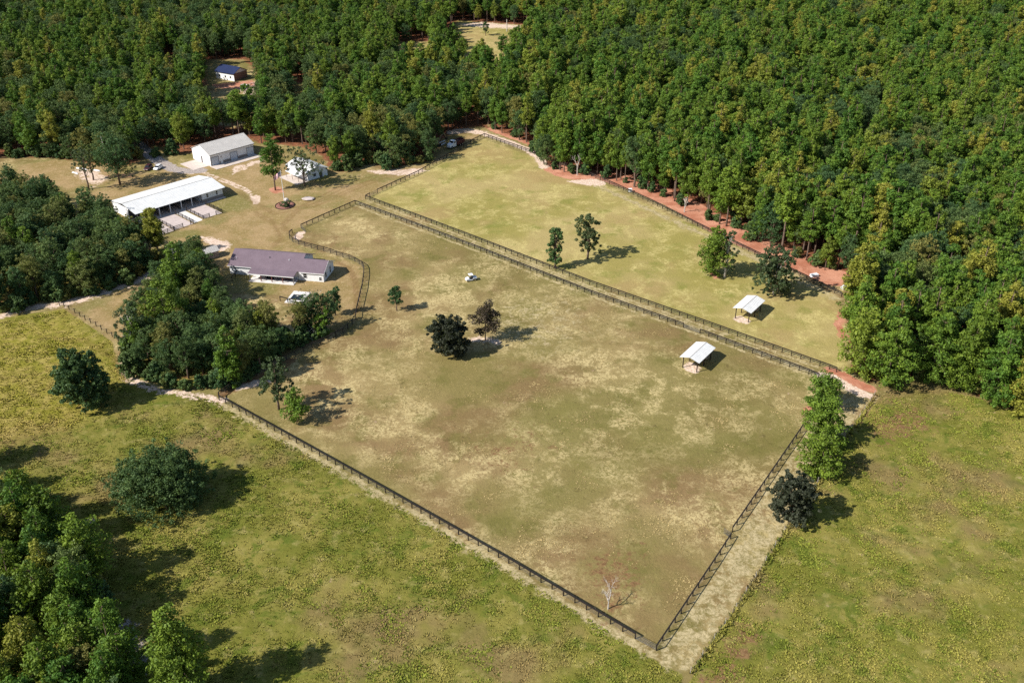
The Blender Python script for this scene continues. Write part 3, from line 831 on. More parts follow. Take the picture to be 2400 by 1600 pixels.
def gate(a, b, label, open_deg=0.0):
    d = b - a; L = float(np.linalg.norm(d)) - 0.25; rz = math.atan2(d[1], d[0])
    o = thing('farm_gate', label, 'gate', (*(a + d * 0.125 / np.linalg.norm(d)), 0.0), rz + math.radians(open_deg))
    fr = MB()
    fr.path([(0, 0, 0.12), (0, 0, 1.25), (L, 0, 1.25), (L, 0, 0.12), (0, 0, 0.12)], [0.026] * 5, 6)
    fr.build('frame', M['steel'], o)
    for k in range(1, 4): MB().tube((L * k / 4, 0, 0.12), (L * k / 4, 0, 1.25), 0.018, n=5).build('upright', M['steel'], o)
    for z in (0.35, 0.62, 0.93): MB().tube((0, 0, z), (L, 0, z), 0.018, n=5).build('bar', M['steel'], o)
    put('mesh_infill', WIRE, o, (0, 0.02, 0.05), (0, 0, 0), (L, 1, 0.98))
    return o

# near edge of the lower paddock
near = spread_pts(SV([(514, 937), (844.2, 1121), (1192.3, 1319.5), (1488.3, 1496.3)]))
fence('paddock_fence', 'black fence along the near lower edge of the big paddock', near)
corner = S(1538, 1523.5)
gate(near[-1], corner, 'steel mesh gate at the nearest corner of the big paddock')
right = spread_pts(SV([(1538, 1523.5), (1662.5, 1337.5), (1712, 1262)]))
right2 = spread_pts(SV([(1716, 1246), (1875, 1014), (1893, 985), (1915, 950), (1928, 915), (1924, 889)]))
fence('paddock_fence', 'black fence climbing the right edge of the big paddock', right)
fence('paddock_fence', 'black fence behind the two lane pines at the right edge', right2)
gate(right[-1], right2[0], 'small steel gate halfway up the right edge fence', 55)
# lane between the two paddocks
laneB = spread_pts(SV([(832.7, 478.5), (965, 527.1), (1112.4, 582.9), (1386, 690.8), (1601.7, 767.7)]))
laneB2 = spread_pts(SV([(1640.5, 781.7), (1660.6, 789), (1895, 876.3), (1918, 886)]))
fence('paddock_fence', 'black fence on the near side of the narrow lane, left of gate', laneB)
fence('paddock_fence', 'short black fence on the near side of the lane, right of gate', laneB2)
gate(laneB[-1], laneB2[0], 'steel mesh gate in the lane fence above the lower shelter')
laneA = spread_pts(SV([(857, 466.5), (867.3, 470.1), (986, 514), (1115.2, 563), (1382, 666.4), (1667.6, 766.5), (1943.5, 865.5), (1960, 872)]))
fence('paddock_fence', 'black fence on the far side of the narrow lane', laneA)
# upper paddock
upL = spread_pts(SV([(884.6, 452.3), (981, 408.3), (1063, 361), (1110, 333), (1135.3, 320.9)]))
fence('paddock_fence', 'dark fence below the truck, left edge of the upper paddock', upL)
g0 = S(866.8, 460.8)
gate(g0, upL[0], 'steel gate at the left tip of the upper paddock')
fence('paddock_fence', 'very short fence piece at the left tip of the upper paddock', [S(857, 466.5), g0])
upR = spread_pts(SV([(1135.3, 320.9), (1263, 366), (1330, 392), (1386, 413.8), (1406.7, 422.3), (1530, 478), (1658.9, 542.9), (1740.3, 582.9), (1783, 603.8), (1906.4, 663.8), (1955.9, 687.3), (1972, 695)]))
fence('paddock_fence', 'dark fence between upper paddock and the red clay strip', upR)
# winding fence round the house
curve = [S(*p) for p in [(834, 748), (836.4, 729), (839, 717.5), (841.4, 708), (843.7, 697), (845.7, 688.5), (848.6, 678), (850, 669.6), (851.5, 659.5), (852.6, 650), (853.4, 640), (853, 631), (849, 624), (842, 619), (831.8, 613.2), (818.6, 607.3), (804, 603.2), (789, 598.4), (774.3, 593), (759, 588.6), (744.5, 585.2), (729.8, 581.2), (714.8, 577), (700.5, 572.5), (686.8, 567), (679, 559.5), (678.6, 552), (685.5, 546.6)]]
fence('paddock_fence', 'winding dark fence curving round the purple roofed house', curve)
top_ = spread_pts(SV([(706, 535), (759.3, 510.9), (832.7, 478.5)]))
fence('paddock_fence', 'dark fence below the flagpole, top edge of the big paddock', top_)
gate(top_[0], curve[-1], 'open steel gate on white sand below the flagpole', 60)
grove_f = spread_pts(SV([(834, 748), (826, 760), (804.5, 780.5), (787.6, 789), (768.8, 798.5), (731.5, 815), (692, 834.5), (672, 843), (640, 858), (600, 880), (560, 897), (514, 930), (514, 937)]))
fence('paddock_fence', 'shaded dark fence along the lower side of the grove', grove_f)
# wire fences
left_w = [S(*p) for p in [(150.7, 718.4), (162.5, 725.8), (176, 734), (188, 742), (200, 749.6), (212.7, 757), (225.7, 765), (238, 773), (251, 781.6), (263.6, 789.4), (277.5, 797), (290, 806), (300, 818)]]
fence('wire_fence', 'wire fence on dark posts across the left field', left_w, rails=(), wire=STRAND)
bound = spread_pts(SV([(2049, 926), (2014, 979), (1979, 1026), (1934, 1104), (1838, 1245), (1771, 1352), (1725, 1425), (1618, 1576)]), 4.2)
fence('wire_fence', 'thin boundary wire fence beside the right field', bound, rails=(), wire=STRAND, post=WPOST)
fence('wire_fence', 'two dark posts by the thicket edge, left of the wire fence', [S(140, 716), S(150.7, 718.4)], rails=(), wire=STRAND)
# ------------------------------------------------------------------ buildings
def metal_roof(name, c, rough=0.35):
    g = NG(name)
    pos = g.n('ShaderNodeTexCoord').outputs['Object']
    f = g.ramp(g.noise(1.8, 4, 0.6, pos), 0.3, 0.7)
    st = g.ramp(g.noise(0.5, 3, 0.6, pos), 0.55, 0.8)
    col = g.mix(f, tuple(x * 0.93 for x in c) + (1,), tuple(min(1, x * 1.04) for x in c) + (1,))
    col = g.mix(g.math('MULTIPLY', st, 0.18), col, (0.35, 0.31, 0.27, 1))
    return g.surf(col, rough, 0.0, 0.4)
def siding(name, c, pitch=0.2, axis_='Z'):
    g = NG(name)
    pos = g.n('ShaderNodeTexCoord').outputs['Object']
    w = g.n('ShaderNodeTexWave', wave_type='BANDS', bands_direction=axis_, wave_profile='SAW')
    w.inputs['Scale'].default_value = 1.0 / pitch / 6.283 * 2 * PI / 2
    g.l(pos, w.inputs['Vector'])
    f = g.ramp(g.noise(1.2, 4, 0.6, pos), 0.3, 0.7)
    col = g.mix(f, tuple(x * 0.92 for x in c) + (1,), tuple(min(1, x * 1.03) for x in c) + (1,))
    m = g.surf(col, 0.6, 0, 0.3)
    g.bump(w.outputs['Fac'], 0.15, 0.02)
    return m
def shingle(name, a, b):
    g = NG(name)
    pos = g.n('ShaderNodeTexCoord').outputs['Object']
    br = g.n('ShaderNodeTexBrick'); br.inputs['Scale'].default_value = 3.0
    g.l(pos, br.inputs['Vector'])
    br.inputs['Color1'].default_value = a; br.inputs['Color2'].default_value = b
    br.inputs['Mortar'].default_value = tuple(x * 0.75 for x in a[:3]) + (1,); br.inputs['Mortar Size'].default_value = 0.01
    f = g.ramp(g.noise(2.2, 5, 0.65, pos), 0.3, 0.7)
    col = g.mix(g.math('MULTIPLY', f, 0.4), br.outputs['Color'], tuple(x * 1.25 for x in b[:3]) + (1,))
    return g.surf(col, 0.9, 0, 0.15)
def concrete(name, c):
    g = NG(name)
    pos = g.n('ShaderNodeTexCoord').outputs['Object']
    col = g.mix(g.ramp(g.noise(1.6, 5, 0.65, pos), 0.3, 0.7), tuple(x * 0.86 for x in c) + (1,), tuple(min(1, x * 1.06) for x in c) + (1,))
    col = g.mix(g.math('MULTIPLY', g.ramp(g.noise(0.5, 4, 0.7, pos), 0.55, 0.75), 0.25), col, tuple(x * 0.6 for x in c) + (1,))
    return g.surf(col, 0.9, 0, 0.15)
M['whiteroof'] = metal_roof('white_metal_roof', (0.62, 0.62, 0.60), 0.5)
M['greyroof'] = metal_roof('pale_grey_metal_roof', (0.50, 0.47, 0.43))
M['purple'] = shingle('purple_shingles', (0.135, 0.10, 0.118, 1), (0.165, 0.125, 0.145, 1))
M['navy'] = shingle('navy_shingles', (0.012, 0.02, 0.055, 1), (0.02, 0.03, 0.08, 1))
M['white'] = siding('white_siding', (0.74, 0.74, 0.73))
M['whitev'] = siding('white_metal_siding', (0.72, 0.72, 0.72), 0.3, 'X')
M['taupe'] = siding('grey_wainscot', (0.24, 0.21, 0.195), 0.3, 'X')
M['brownwall'] = siding('brown_siding', (0.20, 0.13, 0.11))
M['trim'] = plain('white_trim', (0.72, 0.72, 0.71), 0.5, var=0.04)
M['greytrim'] = plain('grey_trim', (0.12, 0.11, 0.11), 0.5, var=0.1)
M['door'] = siding('roll_up_door', (0.48, 0.52, 0.57), 0.45)
M['glass'] = plain('dark_glass', (0.012, 0.015, 0.02), 0.08, var=0.2, spec=0.6)
M['slab'] = concrete('pale_concrete', (0.54, 0.46, 0.40))
M['walk'] = concrete('white_concrete', (0.66, 0.62, 0.58))
M['padsand'] = concrete('pink_pad_sand', (0.50, 0.42, 0.385))
M['redwood'] = plain('red_brown_post', (0.13, 0.045, 0.035), 0.7, var=0.2)
M['plank'] = plain('weathered_planks', (0.26, 0.21, 0.17), 0.85, var=0.3)
M['inner'] = plain('stall_planks', (0.085, 0.075, 0.07), 0.85, var=0.3)

def gable_walls(u0, u1, v0, v1, h, hr, vr=None, z0=0.0):
    """closed wall block with gable ends at u0 and u1, ridge along u"""
    vr = (v0 + v1) / 2 if vr is None else vr
    s = lambda u: [(u, v0, z0), (u, v1, z0), (u, v1, h), (u, vr, hr), (u, v0, h)]
    return MB().loft([s(u0), s(u1)])
def slope_roof(u0, u1, va, ha, vb, hb, th=0.16, ribs=0.0, rib_h=0.035):
    """a slab from eave (va, ha) to ridge (vb, hb)"""
    mb = MB()
    s = lambda u: [(u, va, ha), (u, vb, hb), (u, vb, hb + th), (u, va, ha + th)]
    mb.loft([s(u0), s(u1)])
    if ribs:
        n = int((u1 - u0) / ribs)
        for k in range(1, n):
            u = u0 + (u1 - u0) * k / n
            mb.bar((u, va, ha + th + rib_h / 2), (u, vb, hb + th + rib_h / 2), 0.05, rib_h)
    return mb
def window(root, u, v, z0, w, h, face, name='window'):
    """a window proud of a wall; face: 'f' (-v side), 'r' (+u side), 'l' (-u side)"""
    o = MB()
    fr, pn = MB(), MB()
    t = 0.07
    if face == 'f':
        for a in ((u - t, u + w + t, z0 - t, z0), (u - t, u + w + t, z0 + h, z0 + h + t), (u - t, u, z0, z0 + h), (u + w, u + w + t, z0, z0 + h), (u, u + w, z0 + h / 2 - 0.02, z0 + h / 2 + 0.02)):
            fr.box(a[0], a[1], v - 0.05, v - 0.004, a[2], a[3])
        pn.box(u, u + w, v - 0.025, v - 0.006, z0, z0 + h)
    else:
        sg = 1 if face == 'r' else -1
        x = sorted((u + sg * 0.004, u + sg * 0.05)); xp = sorted((u + sg * 0.006, u + sg * 0.025))
        for a in ((v - t, v + w + t, z0 - t, z0), (v - t, v + w + t, z0 + h, z0 + h + t), (v - t, v, z0, z0 + h), (v + w, v + w + t, z0, z0 + h), (v, v + w, z0 + h / 2 - 0.02, z0 + h / 2 + 0.02)):
            fr.box(x[0], x[1], a[0], a[1], a[2], a[3])
        pn.box(xp[0], xp[1], v, v + w, z0, z0 + h)
    f = fr.build(name, M['trim'], root)
    pn.build('pane', M['glass'], f)
    return f

# --- the house with the purple roof
hp = S(759.3, 661.2)
H_ = thing('farmhouse', 'long white house with a purple shingle roof and a front porch', 'house', hp, math.radians(-10.5))
gable_walls(-28.0, -7.3, 0.35, 11.4, 2.62, 5.15, 5.85).build('main_wall', M['white'], H_)
gable_walls(-7.29, 0.0, 0.0, 8.2, 2.62, 4.55, 4.1).build('wing_wall', M['white'], H_)
slope_roof(-28.4, -7.0, -0.1, 2.56, 5.85, 5.25).build('roof', M['purple'], H_)
slope_roof(-28.4, -7.0, 12.9, 2.05, 5.855, 5.25).build('roof', M['purple'], H_)
slope_roof(-6.995, 0.35, -0.35, 2.52, 4.1, 4.66).build('wing_roof', M['purple'], H_)
slope_roof(-6.995, 0.35, 8.55, 2.52, 4.105, 4.66).build('wing_roof', M['purple'], H_)
slope_roof(-21.1, -7.55, -3.05, 2.16, -0.105, 2.60, 0.14).build('porch_roof', M['purple'], H_)
MB().box(-21.1, -7.55, -3.07, -3.052, 2.06, 2.28).build('fascia', M['trim'], H_)
MB().box(-28.4, -21.2, -0.13, -0.105, 2.5, 2.7).build('fascia', M['trim'], H_)
MB().box(-6.95, 0.35, -0.38, -0.355, 2.44, 2.66).build('fascia', M['trim'], H_)
MB().add([(0.352, -0.35, 2.5), (0.352, 4.1, 4.64), (0.352, 8.55, 2.5), (0.352, 8.55, 2.68), (0.352, 4.1, 4.83), (0.352, -0.35, 2.68),
          (0.38, -0.35, 2.5), (0.38, 4.1, 4.64), (0.38, 8.55, 2.5), (0.38, 8.55, 2.68), (0.38, 4.1, 4.83), (0.38, -0.35, 2.68)],
         [(0, 1, 4, 5), (1, 2, 3, 4), (6, 11, 10, 7), (7, 10, 9, 8), (0, 5, 11, 6), (2, 8, 9, 3), (5, 4, 10, 11), (4, 3, 9, 10), (0, 6, 7, 1), (1, 7, 8, 2)]).build('bargeboard', M['trim'], H_)
MB().box(-20.9, -7.6, -3.45, 0.345, -0.1, 0.14).build('porch_floor', M['walk'], H_)
for k in range(5):
    u = -20.6 + k * 3.21
    MB().box(u - 0.1, u + 0.1, -2.85, -2.65, 0.142, 2.15).build('porch_post', M['redwood'] if k in (1, 2, 3) else M['greytrim'], H_)
for u, z, w, h in ((-27.2, 1.85, 1.5, 0.45), (-20.0, 1.5, 0.9, 0.6), (-18.4, 1.4, 0.6, 0.7)): window(H_, u, 0.35, z, w, h, 'f')
for u in (-16.3, -10.2): window(H_, u, 0.35, 0.7, 1.5, 1.4, 'f')
window(H_, -5.9, 0.0, 0.85, 1.0, 1.35, 'f'); window(H_, -1.3, 0.0, 0.5, 0.7, 0.9, 'f')
window(H_, 0.0, 1.4, 0.7, 0.9, 1.5, 'r'); window(H_, 0.0, 5.0, 0.5, 0.8, 1.9, 'r')
dd = MB().box(-13.6, -12.5, 0.30, 0.346, 0.142, 2.25).build('door', M['greytrim'], H_)
MB().box(-12.75, -12.68, 0.27, 0.298, 1.1, 1.16).build('handle', M['trim'], dd)
for u, v, m, r_, hh in ((-17.0, 3.6, 'greytrim', 0.13, 0.35), (-11.0, 3.2, 'trim', 0.1, 0.4), (-26.5, 2.4, 'trim', 0.07, 0.5)):
    z = 2.72 + (v + 0.1) / 5.95 * 2.69
    MB().tube((u, v, z - 0.1), (u, v, z + hh), r_, n=8).build('vent_pipe', M[m], H_)
for nm, lb, u, v, c1 in (('porch_sofa', 'dark sofa under the porch roof of the house', -16.6, -0.75, (0.02, 0.02, 0.022)), ('porch_bench', 'dark red bench under the porch roof of the house', -11.5, -0.6, (0.09, 0.03, 0.03))):
    mt = plain(nm + '_cloth', c1, 0.8)
    t = thing(nm, lb, 'seat', (*(hp + np.array([math.cos(-0.18326) * u - math.sin(-0.18326) * v, math.sin(-0.18326) * u + math.cos(-0.18326) * v])), 0.142), math.radians(-10.5))
    MB().box(0, 2.2, -0.4, 0.4, 0.18, 0.45).build('seat', mt, t); MB().box(0, 2.2, 0.22, 0.42, 0.452, 0.9).build('backrest', mt, t)
    for a in (0.0, 2.0): MB().box(a, a + 0.2, -0.4, 0.218, 0.452, 0.65).build('armrest', mt, t)
    for a in (0.08, 2.02):
        for b in (-0.34, 0.28): MB().box(a, a + 0.1, b, b + 0.1, 0.0, 0.178).build('leg', M['greytrim'], t)

# --- garage with roll-up doors
gp = S(495.1, 390.2)
G_ = thing('garage', 'white metal garage with three roll-up doors and a pale grey roof', 'garage', gp, math.radians(46.6))
gable_walls(0, 18.4, 0, 12.2, 4.22, 6.72).build('wall', M['whitev'], G_)
slope_roof(-0.3, 18.7, -0.35, 4.14, 6.1, 6.78, 0.1, 0.6).build('roof', M['greyroof'], G_)
slope_roof(-0.3, 18.7, 12.55, 4.14, 6.105, 6.78, 0.1, 0.6).build('roof', M['greyroof'], G_)
MB().box(-0.3, 18.7, -0.47, -0.355, 4.06, 4.2).build('gutter', M['greytrim'], G_)
for a, b in ((0.05, 0.28), (3.68, 3.98), (5.12, 8.1), (11.25, 15.2)): MB().box(a, b, -0.035, -0.004, 0.0, 1.05).build('wainscot', M['taupe'], G_)
for a in (0.45, 8.3, 15.4):
    d = MB().box(a, a + 2.85, -0.03, -0.004, 0.0, 3.0).build('roll_up_door', M['door'], G_)
    MB().box(a - 0.16, a, -0.06, -0.004, 0, 3.16).box(a + 2.85, a + 3.01, -0.06, -0.004, 0, 3.16).box(a, a + 2.85, -0.06, -0.004, 3.002, 3.16).build('frame', M['greytrim'], d)
d = MB().box(4.05, 5.02, -0.05, -0.004, 0.0, 2.1).build('door', M['trim'], G_)
MB().box(4.85, 4.92, -0.09, -0.052, 1.0, 1.06).build('handle', M['greytrim'], d)
MB().box(4.35, 4.65, -0.2, -0.052, 2.45, 2.7).build('wall_lamp', M['greytrim'], G_)
MB().box(-0.04, -0.004, 5.4, 6.4, 0, 2.6).build('side_door', M['greytrim'], G_)
MB().box(-0.4, 18.6, -4.4, -0.06, -0.2, 0.10).build('apron', M['slab'], G_)
MB().box(-6.5, -0.05, 1.0, 10.5, -0.2, 0.09).build('side_apron', M['slab'], G_)

# --- long barn with the white roof
bp = S(270 + 2130 / 8.4, 400 + 550 / 8.4)
BA = math.radians(46.8)
B_ = thing('horse_barn', 'long barn with a white metal roof and open stalls', 'barn', bp, BA)
RV, RH, EH = 9.25, 4.55, 3.2
slope_roof(-30.6, 1.9, 0.95, EH, RV, RH, 0.09, 0.9).build('roof', M['whiteroof'], B_)
slope_roof(-30.6, 1.9, 17.5, EH, RV + 0.004, RH, 0.09, 0.9).build('roof', M['whiteroof'], B_)
MB().bar((-30.6, RV, RH + 0.125), (1.9, RV, RH + 0.125), 0.30, 0.05).build('ridge_cap', M['greyroof'], B_)
gable_walls(-7.05, 0.9, 1.4, 17.0, 3.18, 4.48, RV).build('room_wall', M['whitev'], B_)
MB().box(-7.0, 0.94, 1.36, 1.396, 0.0, 1.15).build('wainscot', M['taupe'], B_)
MB().box(0.904, 0.94, 1.4, 17.0, 0.0, 1.15).build('wainscot', M['taupe'], B_)
for u in (-5.2, -1.6): window(B_, u, 1.4, 1.5, 0.55, 1.25, 'f')
MB().box(-30.2, -7.06, 6.2, 6.4, 0.1, 3.6).build('stall_wall', M['inner'], B_)
MB().box(-30.2, -7.06, 16.8, 17.0, 0.0, 3.2).build('back_wall', M['whitev'], B_)
MB().box(-30.2, -30.0, 6.41, 16.79, 0.0, 3.4).build('end_wall', M['whitev'], B_)
for u in (-26.2, -22.4, -18.6, -14.6):
    MB().box(u - 0.07, u + 0.07, 1.6, 6.19, 0.1, 1.5).build('stall_divider', M['plank'], B_)
for u in (-29.8, -26.2, -22.4, -18.6, -14.6, -10.8, -7.2):
    MB().box(u - 0.1, u + 0.1, 1.25, 1.45, 0.1, 3.19).build('stall_post', M['trim'] if u not in (-7.2, -29.8) else M['greytrim'], B_)
MB().box(-30.2, 1.2, 0.05, 6.195, -0.2, 0.09).build('barn_slab', M['slab'], B_)
def pad(name, label, u0, u1, v0, v1, mat):
    c = (math.cos(BA), math.sin(BA))
    um, vm = (u0 + u1) / 2, (v0 + v1) / 2
    loc = bp + np.array([c[0] * um - c[1] * vm, c[1] * um + c[0] * vm])
    o = put(name, MB().box(-(u1 - u0) / 2, (u1 - u0) / 2, -(v1 - v0) / 2, (v1 - v0) / 2, -0.15, 0.07).mesh(name, [mat]), None, (*loc, 0), (0, 0, BA))
    return tag(o, label, 'paving', None, 'structure')
pad('pad', 'pink sand pad right of the barn walkway', -13.7, -7.2, -10.6, 0.03, M['padsand'])
pad('walkway', 'white concrete walkway leading to the barn', -17.9, -14.5, -11.4, 0.03, M['walk'])
pad('pad', 'pink sand pad left of the barn walkway', -24.9, -18.3, -11.8, 0.03, M['padsand'])
pad('pad', 'leftmost pink sand pad before the barn', -30.0, -25.2, -12.2, 0.03, M['padsand'])
def bpt(u, v): return bp + np.array([math.cos(BA) * u - math.sin(BA) * v, math.sin(BA) * u + math.cos(BA) * v])
for lb, pts in (('dark three rail fence round the right sand pad by the barn', [(-7.1, -0.8), (-7.1, -10.7), (-9.4, -10.7)]),
                ('short dark three rail fence left of the right sand pad', [(-14.1, -0.6), (-14.1, -10.7), (-11.8, -10.7)]),
                ('dark three rail fence left of the white barn walkway', [(-18.1, -0.6), (-18.1, -11.6), (-19.2, -11.7)]),
                ('dark three rail fence between the two left sand pads', [(-25.05, -0.6), (-25.05, -12.0), (-22.0, -11.9)]),
                ('dark three rail fence at the leftmost sand pad', [(-25.4, -12.3), (-29.6, -12.4), (-30.2, -12.4)])):
    fence('pad_fence', lb, spread_pts([bpt(*p) for p in pts], 2.4), rails=('three',), wire=None)

# --- white building behind the oak
wp = S(630 + 960 / 10.46, 350 + 780 / 10.46)
W_ = thing('white_building', 'white roofed building half hidden behind the dark oak', 'building', wp, math.radians(135))
# local: u runs away to the upper left, v to the lower left
gable_walls(0, 12.5, -8.4, 0, 2.9, 4.4).build('wall', M['whitev'], W_)
slope_roof(-0.4, 12.9, 0.5, 2.75, -4.2, 4.5, 0.09, 0.8).build('roof', M['whiteroof'], W_)
slope_roof(-0.4, 12.9, -8.9, 2.75, -4.205, 4.5, 0.09, 0.8).build('roof', M['whiteroof'], W_)
slope_roof(1.0, 9.0, 3.2, 2.2, 0.52, 2.68, 0.07).build('lean_to_roof', M['whiteroof'], W_)
for u in (1.2, 5.0, 8.8): MB().box(u - 0.07, u + 0.07, 2.95, 3.09, 0, 2.22).build('lean_to_post', M['plank'], W_)
MB().box(-0.04, -0.004, -6.2, -5.0, 0, 2.1).build('door', M['greytrim'], W_)
window(W_, 0.0, -3.6, 1.0, 1.2, 1.0, 'l')
MB().box(-0.5, 10.5, 0.02, 5.0, -0.15, 0.08).build('slab', M['slab'], W_)

# --- house with the blue roof in the forest
kp = S(480 + 730 / 10.45, 130 + 640 / 10.45)
K = thing('blue_roofed_house', 'white and brown house with a navy roof in a forest clearing', 'house', kp, math.radians(150))
gable_walls(0, 11.4, -8.6, 0, 3.5, 5.5).build('wall', M['white'], K)
MB().box(-0.05, -0.004, -8.6, 0, 0, 3.45).build('brown_end_wall', M['brownwall'], K)
slope_roof(-0.5, 11.9, 0.5, 3.28, -4.3, 5.6, 0.15).build('roof', M['navy'], K)
slope_roof(-0.5, 11.9, -9.1, 3.28, -4.305, 5.6, 0.15).build('roof', M['navy'], K)
for u in (1.8, 5.0, 8.6):
    f = MB().box(u, u + 1.0, 0.004, 0.03, 1.0, 2.2).build('window', M['trim'], K)
    MB().box(u + 0.1, u + 0.9, 0.032, 0.045, 1.1, 2.1).build('pane', M['glass'], f)

# --- small shed by the grove
sp_ = S(492, 602)
K2 = thing('garden_shed', 'small plank shed with a grey metal roof beside the grove', 'shed', sp_, math.radians(40))
gable_walls(-2.2, 2.2, -1.6, 1.6, 2.1, 3.0).build('wall', M['plank'], K2)
slope_roof(-2.5, 2.5, -1.9, 1.98, 0, 3.06, 0.06, 0.6).build('roof', M['greyroof'], K2)
slope_roof(-2.5, 2.5, 1.9, 1.98, 0.004, 3.06, 0.06, 0.6).build('roof', M['greyroof'], K2)
MB().box(2.204, 2.24, -0.5, 0.5, 0, 1.9).build('door', M['inner'], K2)

# --- run-in shelters
def shelter(label, a, b, c):
    """a, b: front posts, c: rear post behind b (marks)"""
    A, Bq, Cq = S(*a), S(*b), S(*c)
    d = Cq - Bq
    o = thing('run_in_shelter', label, 'shelter', A, math.atan2(d[1], d[0]), 'run-in shelters in the paddocks')
    # local u along the depth, v to the left; front right post lies at v = -wd
    wd, dp, h, rh = 3.66, 7.35, 3.15, 3.75
    for u in (0.0, dp / 2, dp):
        for v in (0.0, -wd):
            MB().box(u - 0.1, u + 0.1, v - 0.1, v + 0.1, -0.3, h - 0.09 - (0 if v else 0.0)).build('post', M['brownwood'], o)
    for v in (0.0, -wd): MB().box(-0.3, dp + 0.3, v - 0.05, v + 0.05, h - 0.088, h + 0.10).build('beam', M['brownwood'], o)
    slope_roof(-0.75, dp + 0.75, 0.75, h - 0.12, -wd / 2, rh, 0.06, 0.6).build('roof', M['whiteroof'], o)
    slope_roof(-0.75, dp + 0.75, -wd - 0.75, h - 0.12, -wd / 2 - 0.004, rh, 0.06, 0.6).build('roof', M['whiteroof'], o)
    MB().bar((-0.75, -wd / 2, rh + 0.085), (dp + 0.75, -wd / 2, rh + 0.085), 0.22, 0.03).build('ridge_cap', M['greyroof'], o)
    MB().box(dp - 1.3, dp - 0.2, -wd + 0.25, -0.25, 0.55, 1.0).build('hay_rack', M['plank'], o)
    return o
shelter('white roofed open shelter in the upper paddock', (1723.2, 745), (1754, 754.6), (1781.9, 728.9))
shelter('white roofed open shelter in the big paddock below the lane', (1600, 860.9), (1632.3, 872.6), (1663.8, 842.6))

# --- small pool below the house
q = [S(520 + x / 8.4, 560 + y / 8.4) for x, y in ((1420, 1030), (1730, 1050), (1570, 1290), (1250, 1250))]
pc = hp + np.array([math.cos(-0.183) * -3.75 + math.sin(-0.183) * 10.2, math.sin(-0.183) * -3.75 - math.cos(-0.183) * 10.2])
Pq = thing('garden_pool', 'small dark pool set in a white concrete deck', 'pool', pc, math.radians(-10.5))
mb = MB()
for a in ((-2.4, 2.4, 1.6, 3.4), (-2.4, 2.4, -3.5, -1.3), (-2.4, -1.7, -1.3, 1.6), (1.4, 2.4, -1.3, 1.6)): mb.box(a[0], a[1], a[2], a[3], -0.2, 0.16)
mb.build('deck', M['walk'], Pq)
M['water'] = plain('pool_water', (0.01, 0.016, 0.02), 0.05, var=0.1, spec=0.5)
MB().box(-1.698, 1.398, -1.298, 1.598, -0.2, 0.03).build('water', M['water'], Pq)
MB().tube((-0.4, 0.8, 0.031), (-0.4, 0.8, 0.12), 0.22, 0.2, 10).build('float', M['trim'], Pq)
pf = [S(520 + x / 8.4, 560 + y / 8.4) for x, y in ((1150, 1215), (1300, 1255), (1460, 1275), (1600, 1290))]
fence('pool_fence', 'short dark fence in front of the small pool', pf, rails=('board',), wire=None)
yf = [S(520 + x / 8.4, 560 + y / 8.4) for x, y in ((205, 825), (270, 745), (320, 690))]
fence('yard_fence', 'short dark fence at the left front corner of the house', yf, rails=('board',), wire=None)
# ------------------------------------------------------------------ trees that stand alone, each shaped after its own survey
def pxm(base): 
    x, y = S(*base)
    return FP / (y * CP + CAM_H * SP)
def single(kind, name, label, mark, top, w, cat='tree', mat='leaf', seed=0, group=None, hb=None, **kw):
    x, y = S(*mark)
    H = hb or tall(mark, top); R = w / 2 / pxm(mark)
    if kind == 'pine':
        t = pine(seed, H=H, R=R * 1.0, mat=mat, cr=min(0.85, 0.24 * R + 0.15), size=0.30, nper=38, **kw)
    else:
        kw['per'] = int(kw.get('per', 15) * max(1.0, (R / 4.0)) ** 1.6)
        t = broad(seed, H=H, R=R, mat=mat, **kw)
    return plant(t, name, label, cat, x, y, 1.0, 0.0, group)
single('broad', 'columnar_tree', 'narrow columnar tree touching the far lane fence', (1300.3, 628.6), 528, 44, seed=301, mat='leaf', base=0.03, lobes=13, per=9, cr=0.55, size=0.3)
single('broad', 'paddock_tree', 'oval leafy tree in the upper paddock beside the columnar tree', (1377, 606.5), 501, 70, seed=302, mat='olive', base=0.12, lobes=13, per=12, cr=0.62, size=0.3, sparse=0.15)
single('pine', 'paddock_pine', 'pine at the clay strip end of the upper paddock', (1672, 646), 531, 78, 'pine tree', 'pine', 303, base=0.08, dens=1.2)
single('broad', 'paddock_tree', 'thin grey green tree leaning against the paddock pine', (1699, 650), 534, 52, seed=304, mat='olive', base=0.05, lobes=11, per=9, cr=0.5, size=0.27, sparse=0.25, bark='palebark')
single('broad', 'paddock_tree', 'olive tree with a white trunk above the upper shelter', (1813, 690), 585, 106, seed=305, mat='olive', base=0.02, lobes=14, per=12, cr=0.65, size=0.3, bark='palebark', sparse=0.1)
single('broad', 'young_tree', 'small young tree below the bend of the winding fence', (930.7, 728.6), 674, 34, seed=306, mat='leaf', base=0.3, lobes=8, per=7, cr=0.5, size=0.27)
single('broad', 'magnolia_tree', 'dense dark round tree in the middle of the big paddock', (1052, 832), 746, 92, seed=307, mat='darkleaf', base=0.0, lobes=16, per=14, cr=0.75, size=0.36, shape=0.42)
single('pine', 'turning_tree', 'sparse brown leaved tree on pale sand beside the dark round tree', (1137.5, 796.7), 710, 72, 'tree', 'brownleaf', 308, base=0.24, dens=0.9)
single('broad', 'fence_corner_tree', 'grey green tree inside the left corner of the big paddock', (654, 959.6), 848, 88, seed=309, mat='olive', base=0.22, lobes=12, per=11, cr=0.62, size=0.28, sparse=0.25)
single('pine', 'young_pine', 'small bright pine beside the near fence', (696.8, 988.2), 912, 60, 'pine tree', 'pine', 310, base=0.14, dens=0.8)
x, y = S(1425, 1426.4)
